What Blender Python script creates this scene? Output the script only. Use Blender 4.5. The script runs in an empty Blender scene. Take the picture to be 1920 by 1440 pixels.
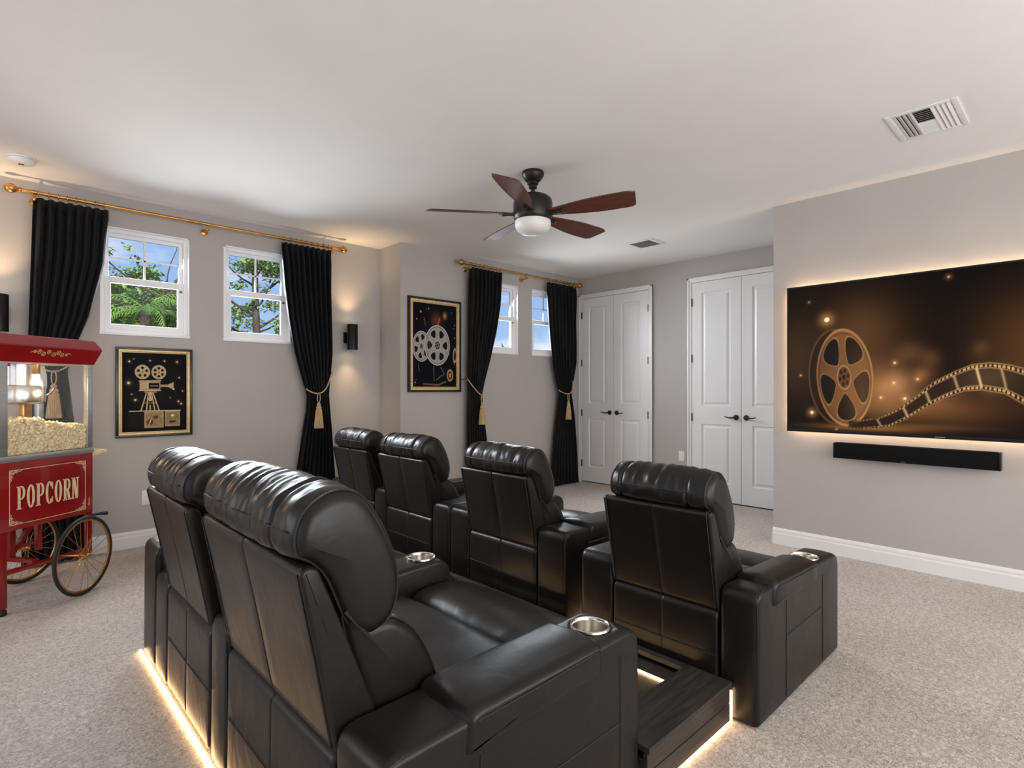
import bpy, bmesh, math, random
import numpy as np
from mathutils import Vector, Matrix, noise

sc = bpy.context.scene
COL = sc.collection
PI = math.pi
R = math.radians

# ------------------------------------------------------------------ camera
cam_d = bpy.data.cameras.new('camera')
cam_d.sensor_width = 36.0
cam_d.lens = 36.0 * 1041.0 / 1920.0
cam_d.shift_y = 8.0 / 1920.0
cam_d.clip_start = 0.03
cam = bpy.data.objects.new('camera', cam_d)
COL.objects.link(cam)
cam.location = (0, 0, 1.26)
cam.rotation_euler = (R(90), 0, R(46.3 - 90))
sc.camera = cam

# ------------------------------------------------------------------ colour management
sc.view_settings.view_transform = 'Standard'
sc.view_settings.look = 'None'
sc.view_settings.gamma = 1.0
sc.view_settings.use_curve_mapping = False
sc.view_settings.exposure = 0.14
sc.cycles.max_bounces = 10
sc.cycles.diffuse_bounces = 5
sc.cycles.glossy_bounces = 4
sc.cycles.transparent_max_bounces = 12
sc.cycles.sample_clamp_indirect = 4.0

# ------------------------------------------------------------------ sky with clouds
world = bpy.data.worlds.new('sky')
sc.world = world
world.use_nodes = True
nt = world.node_tree
nt.nodes.clear()
w_out = nt.nodes.new('ShaderNodeOutputWorld')
w_bg = nt.nodes.new('ShaderNodeBackground')
w_tc = nt.nodes.new('ShaderNodeTexCoord')
w_sep = nt.nodes.new('ShaderNodeSeparateXYZ')
w_ramp = nt.nodes.new('ShaderNodeValToRGB')
w_ramp.color_ramp.elements[0].position = 0.0
w_ramp.color_ramp.elements[0].color = (0.40, 0.58, 0.85, 1)
w_ramp.color_ramp.elements[1].position = 0.42
w_ramp.color_ramp.elements[1].color = (0.15, 0.34, 0.78, 1)
w_map = nt.nodes.new('ShaderNodeMapping')
w_map.inputs['Scale'].default_value = (3.2, 3.2, 8.5)
w_map.inputs['Location'].default_value = (0.35, 0.2, 0.55)
w_no = nt.nodes.new('ShaderNodeTexNoise')
w_no.inputs['Scale'].default_value = 1.5
w_no.inputs['Detail'].default_value = 7
w_no.inputs['Roughness'].default_value = 0.55
w_cr = nt.nodes.new('ShaderNodeValToRGB')
w_cr.color_ramp.elements[0].position = 0.53
w_cr.color_ramp.elements[0].color = (0, 0, 0, 1)
w_cr.color_ramp.elements[1].position = 0.74
w_cr.color_ramp.elements[1].color = (1, 1, 1, 1)
w_mix = nt.nodes.new('ShaderNodeMixRGB')
w_mix.inputs[2].default_value = (0.92, 0.95, 1.0, 1)
L = nt.links
L.new(w_tc.outputs['Generated'], w_sep.inputs[0])
L.new(w_sep.outputs['Z'], w_ramp.inputs[0])
L.new(w_tc.outputs['Generated'], w_map.inputs[0])
L.new(w_map.outputs[0], w_no.inputs['Vector'])
L.new(w_no.outputs[0], w_cr.inputs[0])
L.new(w_cr.outputs[0], w_mix.inputs[0])
L.new(w_ramp.outputs[0], w_mix.inputs[1])
L.new(w_mix.outputs[0], w_bg.inputs[0])
w_bg.inputs['Strength'].default_value = 1.0
L.new(w_bg.outputs[0], w_out.inputs[0])

# ------------------------------------------------------------------ sun on the trees (ceiling, walls and an added unseen slab keep it out of the room)
sun_d = bpy.data.lights.new('sun', 'SUN')
sun_d.energy = 6.5
sun_d.angle = R(1.0)
sun_d.color = (1.0, 0.95, 0.85)
sun = bpy.data.objects.new('sun', sun_d)
COL.objects.link(sun)
sun.rotation_euler = Vector((0.32, 0.62, -0.72)).to_track_quat('-Z', 'Y').to_euler()


def area(name, loc, direction, sx, sy, power, col=(1, 1, 1), spread=180):
    d = bpy.data.lights.new(name, 'AREA')
    d.shape = 'RECTANGLE'
    d.size, d.size_y = sx, sy
    d.energy = power
    d.color = col
    d.spread = R(spread)
    o = bpy.data.objects.new(name, d)
    COL.objects.link(o)
    o.location = loc
    o.rotation_euler = Vector(direction).to_track_quat('-Z', 'Y').to_euler()
    return o


# added fill lamps behind the camera, then daylight at the window wall
FILL_COL = (1.0, 0.975, 0.94)
area('added_fill_rear', (-2.55, 0.6, 1.5), (1, 0, 0.2), 2.8, 1.8, 8, FILL_COL)
area('added_fill_rear', (-2.55, 3.9, 1.6), (1, 0, -0.15), 1.8, 1.6, 27, FILL_COL)
area('added_fill_side', (0.6, -2.15, 1.5), (0, 1, 0.15), 3.0, 1.8, 84, FILL_COL)
area('added_fill_side', (3.3, -2.15, 1.5), (0, 1, 0.15), 1.6, 1.6, 46, FILL_COL)
SKYC = (0.86, 0.92, 1.0)
area('daylight_window', (0.96, 5.38, 2.1), (0, -1, -0.38), 0.54, 0.76, 34, SKYC, 118)
area('daylight_window', (1.83, 5.38, 2.1), (0, -1, -0.38), 0.54, 0.76, 34, SKYC, 118)
area('daylight_window', (4.44, 4.9799999999999995, 2.1), (0, -1, -0.38), 0.54, 0.76, 36, SKYC, 118)
area('daylight_window', (5.27, 4.9799999999999995, 2.1), (0, -1, -0.38), 0.54, 0.76, 36, SKYC, 118)


# ------------------------------------------------------------------ materials
def mat(name, col, rough=0.5, metal=0.0, noise_scale=None, noise_amt=0.0, bump=0.0, bump_scale=50.0,
        spec=0.5, col2=None, detail=3, stretch=None, coat=0.0, sheen=0.0, bump_dist=0.01):
    m = bpy.data.materials.new(name)
    m.use_nodes = True
    t = m.node_tree
    b = t.nodes['Principled BSDF']
    b.inputs['Base Color'].default_value = (*col, 1)
    b.inputs['Roughness'].default_value = rough
    b.inputs['Metallic'].default_value = metal
    b.inputs['Specular IOR Level'].default_value = spec
    b.inputs['Coat Weight'].default_value = coat
    b.inputs['Sheen Weight'].default_value = sheen
    tc = t.nodes.new('ShaderNodeTexCoord')
    mp = t.nodes.new('ShaderNodeMapping')
    t.links.new(tc.outputs['Object'], mp.inputs[0])
    if stretch:
        mp.inputs['Scale'].default_value = stretch
    n = t.nodes.new('ShaderNodeTexNoise')
    n.inputs['Scale'].default_value = noise_scale or 6.0
    n.inputs['Detail'].default_value = detail
    t.links.new(mp.outputs[0], n.inputs['Vector'])
    c2 = col2 or tuple(min(1, x * (1 + noise_amt)) for x in col)
    c1 = col if col2 else tuple(x * (1 - noise_amt) for x in col)
    rp = t.nodes.new('ShaderNodeValToRGB')
    rp.color_ramp.elements[0].position = 0.3
    rp.color_ramp.elements[1].position = 0.7
    rp.color_ramp.elements[0].color = (*c1, 1)
    rp.color_ramp.elements[1].color = (*c2, 1)
    t.links.new(n.outputs[0], rp.inputs[0])
    t.links.new(rp.outputs[0], b.inputs['Base Color'])
    if bump:
        n2 = t.nodes.new('ShaderNodeTexNoise')
        n2.inputs['Scale'].default_value = bump_scale
        n2.inputs['Detail'].default_value = 4
        t.links.new(mp.outputs[0], n2.inputs['Vector'])
        bp = t.nodes.new('ShaderNodeBump')
        bp.inputs['Strength'].default_value = bump
        bp.inputs['Distance'].default_value = bump_dist
        t.links.new(n2.outputs[0], bp.inputs['Height'])
        t.links.new(bp.outputs[0], b.inputs['Normal'])
    return m


def emit(name, col, strength):
    m = bpy.data.materials.new(name)
    m.use_nodes = True
    b = m.node_tree.nodes['Principled BSDF']
    b.inputs['Base Color'].default_value = (*col, 1)
    b.inputs['Emission Color'].default_value = (*col, 1)
    b.inputs['Emission Strength'].default_value = strength
    return m


def glass_mat(name, tint=(1, 1, 1), fac=0.06):
    m = bpy.data.materials.new(name)
    m.use_nodes = True
    t = m.node_tree
    t.nodes.clear()
    o = t.nodes.new('ShaderNodeOutputMaterial')
    mx = t.nodes.new('ShaderNodeMixShader')
    tr = t.nodes.new('ShaderNodeBsdfTransparent')
    tr.inputs[0].default_value = (*tint, 1)
    gl = t.nodes.new('ShaderNodeBsdfGlossy')
    gl.inputs['Roughness'].default_value = 0.03
    lw = t.nodes.new('ShaderNodeLayerWeight')
    lw.inputs[0].default_value = 0.5
    pw = t.nodes.new('ShaderNodeMath')
    pw.operation = 'POWER'
    pw.inputs[1].default_value = 4.0
    ml = t.nodes.new('ShaderNodeMath')
    ml.operation = 'MULTIPLY_ADD'
    ml.inputs[1].default_value = 0.5
    ml.inputs[2].default_value = 0.025
    t.links.new(lw.outputs['Facing'], pw.inputs[0])
    t.links.new(pw.outputs[0], ml.inputs[0])
    t.links.new(ml.outputs[0], mx.inputs[0])
    t.links.new(tr.outputs[0], mx.inputs[1])
    t.links.new(gl.outputs[0], mx.inputs[2])
    t.links.new(mx.outputs[0], o.inputs[0])
    return m


M_WALL = mat('grey_wall_paint', (0.455, 0.425, 0.40), 0.9, noise_scale=1.6, noise_amt=0.03, bump=0.12, bump_scale=160, spec=0.2, bump_dist=0.004)
M_CEIL = mat('ceiling_paint', (0.83, 0.81, 0.785), 0.95, noise_scale=2, noise_amt=0.02, bump=0.15, bump_scale=120, spec=0.1, bump_dist=0.004)
M_WHITE = mat('white_trim_paint', (0.79, 0.775, 0.76), 0.35, noise_scale=4, noise_amt=0.015)
M_VINYL = mat('white_vinyl', (0.86, 0.86, 0.87), 0.4, noise_scale=4, noise_amt=0.01)
M_PLASTIC = mat('white_plastic', (0.8, 0.79, 0.77), 0.4, noise_scale=9, noise_amt=0.01)


def leather():
    m = bpy.data.materials.new('black_leather')
    m.use_nodes = True
    t = m.node_tree
    b = t.nodes['Principled BSDF']
    tc = t.nodes.new('ShaderNodeTexCoord')
    n = t.nodes.new('ShaderNodeTexNoise')
    n.inputs['Scale'].default_value = 7
    n.inputs['Detail'].default_value = 5
    t.links.new(tc.outputs['Object'], n.inputs['Vector'])
    rp = t.nodes.new('ShaderNodeValToRGB')
    rp.color_ramp.elements[0].color = (0.0060, 0.0055, 0.0050, 1)
    rp.color_ramp.elements[1].color = (0.012, 0.0107, 0.0095, 1)
    t.links.new(n.outputs[0], rp.inputs[0])
    t.links.new(rp.outputs[0], b.inputs['Base Color'])
    rr = t.nodes.new('ShaderNodeMapRange')
    rr.inputs['To Min'].default_value = 0.29
    rr.inputs['To Max'].default_value = 0.43
    t.links.new(n.outputs[0], rr.inputs['Value'])
    t.links.new(rr.outputs[0], b.inputs['Roughness'])
    b.inputs['Specular IOR Level'].default_value = 0.32
    vo = t.nodes.new('ShaderNodeTexVoronoi')
    vo.inputs['Scale'].default_value = 260
    t.links.new(tc.outputs['Object'], vo.inputs['Vector'])
    mp = t.nodes.new('ShaderNodeMapping')
    mp.inputs['Scale'].default_value = (1.0, 1.5, 1.0)
    t.links.new(tc.outputs['Object'], mp.inputs[0])
    w = t.nodes.new('ShaderNodeTexNoise')
    w.inputs['Scale'].default_value = 9
    w.inputs['Detail'].default_value = 2.5
    w.inputs['Roughness'].default_value = 0.6
    w.inputs['Distortion'].default_value = 0.6
    t.links.new(mp.outputs[0], w.inputs['Vector'])
    b1 = t.nodes.new('ShaderNodeBump')
    b1.inputs['Strength'].default_value = 0.03
    b1.inputs['Distance'].default_value = 0.0015
    t.links.new(vo.outputs[0], b1.inputs['Height'])
    b2 = t.nodes.new('ShaderNodeBump')
    b2.inputs['Strength'].default_value = 0.3
    b2.inputs['Distance'].default_value = 0.006
    t.links.new(w.outputs[0], b2.inputs['Height'])
    t.links.new(b1.outputs[0], b2.inputs['Normal'])
    t.links.new(b2.outputs[0], b.inputs['Normal'])
    return m


M_LEATHER = leather()
M_SEAM = mat('black_thread', (0.006, 0.0055, 0.005), 0.6, noise_scale=80, noise_amt=0.2)
M_STEEL = mat('brushed_steel', (0.72, 0.68, 0.62), 0.22, 1.0, noise_scale=30, noise_amt=0.05)
M_CUP = mat('cup_well_metal', (0.10, 0.095, 0.09), 0.3, 0.8, noise_scale=20, noise_amt=0.1)
M_BLACK = mat('black_plastic', (0.006, 0.006, 0.006), 0.35, spec=0.25, noise_scale=20, noise_amt=0.1)
M_BRONZE = mat('dark_bronze', (0.018, 0.016, 0.014), 0.38, 0.4, noise_scale=15, noise_amt=0.15)
M_BRASS = mat('aged_brass', (0.56, 0.30, 0.10), 0.32, 1.0, noise_scale=14, noise_amt=0.2)
M_GOLD = mat('gold_paint', (0.70, 0.50, 0.24), 0.45, 0.35, noise_scale=40, noise_amt=0.15)
M_CREAMGOLD = mat('cream_gold_lettering', (0.78, 0.60, 0.36), 0.5, 0.0, noise_scale=60, noise_amt=0.12)
M_CURTAIN = mat('black_velvet', (0.0065, 0.0065, 0.0075), 0.75, noise_scale=12, noise_amt=0.25, bump=0.3, bump_scale=90, spec=0.2, sheen=0.04, bump_dist=0.003)
M_ROPE = mat('tan_rope', (0.52, 0.34, 0.17), 0.7, noise_scale=90, noise_amt=0.3, bump=0.6, bump_scale=180, stretch=(1, 1, 0.15))
M_RED = mat('red_enamel', (0.25, 0.005, 0.007), 0.28, noise_scale=5, noise_amt=0.12, coat=0.4)
M_ALU = mat('brushed_aluminium', (0.62, 0.61, 0.59), 0.32, 0.85, noise_scale=12, noise_amt=0.08, stretch=(1, 1, 8))
M_KETTLE = mat('polished_steel', (0.85, 0.80, 0.74), 0.24, 1.0, noise_scale=9, noise_amt=0.06)
M_RUBBER = mat('black_rubber', (0.012, 0.012, 0.012), 0.6, noise_scale=40, noise_amt=0.2)
M_POPCORN = mat('popcorn', (0.72, 0.50, 0.20), 0.8, noise_scale=60, col2=(0.96, 0.90, 0.70), bump=0.5, bump_scale=120)  # darker noise tone paints the shade in gaps between kernels
M_CABINET = mat('flash_wood_dark', (0.02, 0.018, 0.016), 0.5)
M_FRAME = mat('black_lacquer_frame', (0.008, 0.007, 0.007), 0.3, noise_scale=20, noise_amt=0.15)
M_BLADE = mat('reddish_mahogany', (0.055, 0.011, 0.005), 0.5, noise_scale=5, col2=(0.15, 0.030, 0.013), stretch=(1.2, 14, 14), detail=6)
M_BOWL = mat('frosted_glass', (0.80, 0.78, 0.74), 0.5, noise_scale=4, noise_amt=0.01)
M_DARKVOID = mat('duct_shade', (0.03, 0.03, 0.03), 0.8, noise_scale=10, noise_amt=0.2)
M_DOORGAP = mat('gap_shade_and_button_dark', (0.05, 0.05, 0.05), 0.9)
M_WARM = emit('warm_led', (1.0, 0.62, 0.30), 14.0)
M_WARM2 = emit('warm_tv_backlight', (1.0, 0.70, 0.42), 42.0)
M_BULB = emit('warm_bulb', (1.0, 0.72, 0.38), 40.0)
M_SCONCE = emit('sconce_lens', (1.0, 0.75, 0.45), 12.0)
M_GLASS = glass_mat('window_glass')
M_BARK = mat('tree_bark', (0.07, 0.05, 0.035), 0.9, noise_scale=18, noise_amt=0.4, bump=0.6, bump_scale=30)
M_LEAF = mat('leaf_green', (0.10, 0.20, 0.018), 0.55, noise_scale=1.4, col2=(0.27, 0.36, 0.05))
M_LEAF2 = mat('deep_leaf_green', (0.055, 0.13, 0.02), 0.6, noise_scale=1.3, col2=(0.19, 0.28, 0.04))
M_PALM = mat('palm_leaf_green', (0.06, 0.19, 0.012), 0.5, noise_scale=2, col2=(0.20, 0.38, 0.035))
M_LAWN = mat('lawn_green', (0.07, 0.13, 0.03), 0.9, noise_scale=1, noise_amt=0.3)


def carpet_mat():
    m = bpy.data.materials.new('plush_carpet')
    m.use_nodes = True
    t = m.node_tree
    b = t.nodes['Principled BSDF']
    b.inputs['Roughness'].default_value = 1.0
    b.inputs['Specular IOR Level'].default_value = 0.05
    b.inputs['Sheen Weight'].default_value = 0.15
    tc = t.nodes.new('ShaderNodeTexCoord')
    big = t.nodes.new('ShaderNodeTexNoise')
    big.inputs['Scale'].default_value = 2.2
    big.inputs['Detail'].default_value = 3
    fine = t.nodes.new('ShaderNodeTexNoise')
    fine.inputs['Scale'].default_value = 62
    fine.inputs['Detail'].default_value = 4
    fine.inputs['Roughness'].default_value = 0.75
    fine.inputs['Distortion'].default_value = 1.5
    for n in (big, fine):
        t.links.new(tc.outputs['Object'], n.inputs['Vector'])
    r1 = t.nodes.new('ShaderNodeValToRGB')
    r1.color_ramp.elements[0].position = 0.34
    r1.color_ramp.elements[1].position = 0.56
    r1.color_ramp.elements[0].color = (0.34, 0.285, 0.24, 1)
    r1.color_ramp.elements[1].color = (0.74, 0.655, 0.59, 1)
    t.links.new(fine.outputs[0], r1.inputs[0])
    mx = t.nodes.new('ShaderNodeMixRGB')
    mx.blend_type = 'MULTIPLY'
    mx.inputs[0].default_value = 1.0
    r2 = t.nodes.new('ShaderNodeValToRGB')
    r2.color_ramp.elements[0].position = 0.35
    r2.color_ramp.elements[1].position = 0.65
    r2.color_ramp.elements[0].color = (0.9, 0.89, 0.88, 1)
    r2.color_ramp.elements[1].color = (1, 1, 1, 1)
    t.links.new(big.outputs[0], r2.inputs[0])
    t.links.new(r1.outputs[0], mx.inputs[1])
    t.links.new(r2.outputs[0], mx.inputs[2])
    t.links.new(mx.outputs[0], b.inputs['Base Color'])
    bp = t.nodes.new('ShaderNodeBump')
    bp.inputs['Strength'].default_value = 0.9
    bp.inputs['Distance'].default_value = 0.012
    t.links.new(fine.outputs[0], bp.inputs['Height'])
    t.links.new(bp.outputs[0], b.inputs['Normal'])
    return m


def plank_mat():
    m = bpy.data.materials.new('dark_stained_planks')
    m.use_nodes = True
    t = m.node_tree
    b = t.nodes['Principled BSDF']
    b.inputs['Roughness'].default_value = 0.42
    tc = t.nodes.new('ShaderNodeTexCoord')
    mp = t.nodes.new('ShaderNodeMapping')
    mp.inputs['Scale'].default_value = (2.0, 22, 22)
    t.links.new(tc.outputs['Object'], mp.inputs[0])
    n = t.nodes.new('ShaderNodeTexNoise')
    n.inputs['Scale'].default_value = 3
    n.inputs['Detail'].default_value = 8
    n.inputs['Roughness'].default_value = 0.65
    n.inputs['Distortion'].default_value = 0.6
    t.links.new(mp.outputs[0], n.inputs['Vector'])
    rp = t.nodes.new('ShaderNodeValToRGB')
    rp.color_ramp.elements[0].position = 0.3
    rp.color_ramp.elements[1].position = 0.75
    rp.color_ramp.elements[0].color = (0.010, 0.0085, 0.007, 1)
    rp.color_ramp.elements[1].color = (0.050, 0.040, 0.032, 1)
    t.links.new(n.outputs[0], rp.inputs[0])
    t.links.new(rp.outputs[0], b.inputs['Base Color'])
    bp = t.nodes.new('ShaderNodeBump')
    bp.inputs['Strength'].default_value = 0.35
    bp.inputs['Distance'].default_value = 0.003
    t.links.new(n.outputs[0], bp.inputs['Height'])
    t.links.new(bp.outputs[0], b.inputs['Normal'])
    return m


M_CARPET = carpet_mat()
M_PLANK = plank_mat()


# ------------------------------------------------------------------ object helpers
def link(o):
    COL.objects.link(o)
    return o


def tag(o, label=None, cat=None, group=None, kind=None):
    if label:
        o['label'] = label
    if cat:
        o['category'] = cat
    if group:
        o['group'] = group
    if kind:
        o['kind'] = kind
    return o


def thing(name, label, cat, loc=(0, 0, 0), rotz=0.0, group=None, kind=None):
    o = bpy.data.objects.new(name, None)
    o.empty_display_size = 0.1
    link(o)
    o.location = loc
    o.rotation_euler = (0, 0, rotz)
    return tag(o, label, cat, group, kind)


def copy_tree(o, parent=None):
    c = o.copy()
    link(c)
    c.parent = parent
    for ch in list(o.children):
        copy_tree(ch, c)
    return c


def frame_for(d):
    d = d.normalized()
    up = Vector((0, 0, 1)) if abs(d.z) < 0.95 else Vector((1, 0, 0))
    a = d.cross(up).normalized()
    return a, d.cross(a).normalized()


class MB:
    def __init__(self):
        self.bm = bmesh.new()

    def box(self, x0, x1, y0, y1, z0, z1, bev=0.0, seg=2):
        r = bmesh.ops.create_cube(self.bm, size=1.0)
        vs = r['verts']
        for v in vs:
            v.co = Vector(((x0 + x1) / 2 + v.co.x * (x1 - x0), (y0 + y1) / 2 + v.co.y * (y1 - y0), (z0 + z1) / 2 + v.co.z * (z1 - z0)))
        if bev > 0:
            es = list({e for v in vs for e in v.link_edges})
            bmesh.ops.bevel(self.bm, geom=es, offset=bev, segments=seg, profile=0.6, affect='EDGES')
        return self

    def grid_rings(self, rings, close=True, cap=True):
        bm = self.bm
        vv = [[bm.verts.new(p) for p in ring] for ring in rings]
        n = len(rings[0])
        for a, b in zip(vv[:-1], vv[1:]):
            for i in range(n if close else n - 1):
                j = (i + 1) % n
                bm.faces.new((a[i], a[j], b[j], b[i]))
        if cap and close:
            bm.faces.new(list(reversed(vv[0])))
            bm.faces.new(vv[-1])
        return vv

    def tube(self, pts, r, n=8, cap=True, closed=False):
        pts = [Vector(p) for p in pts]
        rs = r if isinstance(r, (list, tuple)) else [r] * len(pts)
        rings = []
        prev = None
        N = len(pts)
        for i, p in enumerate(pts):
            if closed:
                d = pts[(i + 1) % N] - pts[(i - 1) % N]
            else:
                d = pts[min(i + 1, N - 1)] - pts[max(i - 1, 0)]
            d = d.normalized() if d.length > 1e-9 else Vector((0, 0, 1))
            if prev is None:
                a, b = frame_for(d)
            else:
                a = (prev - d * prev.dot(d))
                a = a.normalized() if a.length > 1e-6 else frame_for(d)[0]
                b = d.cross(a)
            prev = a
            rings.append([p + (a * math.cos(2 * PI * k / n) + b * math.sin(2 * PI * k / n)) * rs[i] for k in range(n)])
        if closed:
            rings.append(rings[0])
            self.grid_rings(rings, cap=False)
            bmesh.ops.remove_doubles(self.bm, verts=self.bm.verts[:], dist=1e-6)
        else:
            self.grid_rings(rings, cap=cap)
        return self

    def lathe(self, prof, c=(0, 0, 0), n=32, axis='z', cap=True):
        rings = []
        for r, h in prof:
            ring = []
            for k in range(n):
                a = 2 * PI * k / n
                x, y = r * math.cos(a), r * math.sin(a)
                if axis == 'z':
                    p = (c[0] + x, c[1] + y, c[2] + h)
                elif axis == 'y':
                    p = (c[0] + x, c[1] + h, c[2] + y)
                else:
                    p = (c[0] + h, c[1] + x, c[2] + y)
                ring.append(p)
            rings.append(ring)
        self.grid_rings(rings, cap=cap)
        return self

    def prism(self, poly, plane, d0, d1, bev=0.0):
        """poly: 2D points; plane 'xy','xz','yz'; extruded along the other axis."""
        def P(a, b, d):
            return {'xy': (a, b, d), 'xz': (a, d, b), 'yz': (d, a, b)}[plane]
        bm = self.bm
        A = [bm.verts.new(P(a, b, d0)) for a, b in poly]
        B = [bm.verts.new(P(a, b, d1)) for a, b in poly]
        fs = [bm.faces.new(A), bm.faces.new(list(reversed(B)))]
        n = len(poly)
        for i in range(n):
            fs.append(bm.faces.new((A[i], B[i], B[(i + 1) % n], A[(i + 1) % n])))
        if bev > 0:
            bmesh.ops.bevel(bm, geom=list({e for f in fs for e in f.edges}), offset=bev, segments=2, profile=0.6, affect='EDGES')
        return self

    def sphere(self, c, r, sub=2, scale=(1, 1, 1)):
        q = bmesh.ops.create_icosphere(self.bm, subdivisions=sub, radius=r)
        for v in q['verts']:
            v.co = Vector((c[0] + v.co.x * scale[0], c[1] + v.co.y * scale[1], c[2] + v.co.z * scale[2]))
        return self

    def build(self, name, material, parent=None, smooth=True, angle=40, world=False):
        bm = self.bm
        bmesh.ops.recalc_face_normals(bm, faces=bm.faces[:])
        if world and parent is not None:
            off = Vector((0, 0, 0))
            p = parent
            while p is not None:
                off += Vector(p.location)
                p = p.parent
            for v in bm.verts:
                v.co -= off
        me = bpy.data.meshes.new(name)
        bm.to_mesh(me)
        bm.free()
        me.materials.append(material)
        if smooth:
            me.polygons.foreach_set('use_smooth', [len(p.vertices) <= 8 for p in me.polygons])
            me.set_sharp_from_angle(angle=R(angle))
        o = bpy.data.objects.new(name, me)
        link(o)
        if parent is not None:
            o.parent = parent
        return o


def catmull(pts, per=6):
    n = len(pts)
    out = []
    for i in range(n):
        p0, p1, p2, p3 = pts[i - 1], pts[i], pts[(i + 1) % n], pts[(i + 2) % n]
        for k in range(per):
            t = k / per
            q = []
            for a in range(2):
                q.append(0.5 * (2 * p1[a] + (-p0[a] + p2[a]) * t + (2 * p0[a] - 5 * p1[a] + 4 * p2[a] - p3[a]) * t * t
                                + (-p0[a] + 3 * p1[a] - 3 * p2[a] + p3[a]) * t ** 3))
            out.append(tuple(q))
    return out


def round_poly(pts, r, k=4):
    """round the corners of a polygon; r is one radius or one per corner"""
    out = []
    n = len(pts)
    for i in range(n):
        p = Vector(pts[i])
        ri = r[i] if isinstance(r, (list, tuple)) else r
        a, b = Vector(pts[i - 1]) - p, Vector(pts[(i + 1) % n]) - p
        ri = min(ri, a.length * 0.48, b.length * 0.48)
        if ri < 1e-5:
            out.append(tuple(p))
            continue
        A, B = p + a.normalized() * ri, p + b.normalized() * ri
        for j in range(k + 1):
            t = j / k
            q = A * (1 - t) ** 2 + p * 2 * t * (1 - t) + B * t * t
            out.append(tuple(q))
    return out


def densify(pts, step):
    out = []
    n = len(pts)
    for i in range(n):
        a, b = Vector(pts[i]), Vector(pts[(i + 1) % n])
        m = max(1, int((b - a).length / step))
        for j in range(m):
            out.append(tuple(a.lerp(b, j / m)))
    return out


def inset_loop(pts, d):
    n = len(pts)
    area2 = sum(pts[i][0] * pts[(i + 1) % n][1] - pts[(i + 1) % n][0] * pts[i][1] for i in range(n))
    sgn = 1 if area2 > 0 else -1
    out = []
    for i in range(n):
        t = Vector(pts[(i + 1) % n]) - Vector(pts[i - 1])
        t = t.normalized() if t.length > 1e-9 else Vector((1, 0))
        nrm = Vector((-t.y, t.x)) * sgn
        out.append((pts[i][0] + nrm.x * d, pts[i][1] + nrm.y * d))
    return out


def half_thickness(prof):
    """distance from every outline point straight across to the opposite side"""
    n = len(prof)
    area2 = sum(prof[i][0] * prof[(i + 1) % n][1] - prof[(i + 1) % n][0] * prof[i][1] for i in range(n))
    sgn = 1 if area2 > 0 else -1
    out = []
    for i in range(n):
        p = Vector(prof[i])
        t = (Vector(prof[(i + 1) % n]) - Vector(prof[i - 1])).normalized()
        d = Vector((-t.y, t.x)) * sgn
        best = 1.0
        for j in range(n):
            if j in (i, (i - 1) % n):
                continue
            a, b = Vector(prof[j]), Vector(prof[(j + 1) % n])
            e = b - a
            den = d.x * e.y - d.y * e.x
            if abs(den) < 1e-9:
                continue
            q = a - p
            tt = (q.x * e.y - q.y * e.x) / den
            uu = (q.x * d.y - q.y * d.x) / den
            if tt > 1e-4 and -0.01 <= uu <= 1.01:
                best = min(best, tt)
        out.append(best * 0.40)
    med = [sorted(out[(i + q) % n] for q in (-2, -1, 0, 1, 2))[2] for i in range(n)]
    return [(med[i - 1] + 2 * med[i] + med[(i + 1) % n]) / 4 for i in range(n)]


def inset_v(pts, d, lim):
    n = len(pts)
    area2 = sum(pts[i][0] * pts[(i + 1) % n][1] - pts[(i + 1) % n][0] * pts[i][1] for i in range(n))
    sgn = 1 if area2 > 0 else -1
    out = []
    for i in range(n):
        t = Vector(pts[(i + 1) % n]) - Vector(pts[i - 1])
        t = t.normalized() if t.length > 1e-9 else Vector((1, 0))
        e = min(d, lim[i]) if d > 0 else d
        out.append((pts[i][0] - t.y * sgn * e, pts[i][1] + t.x * sgn * e))
    return out


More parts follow.
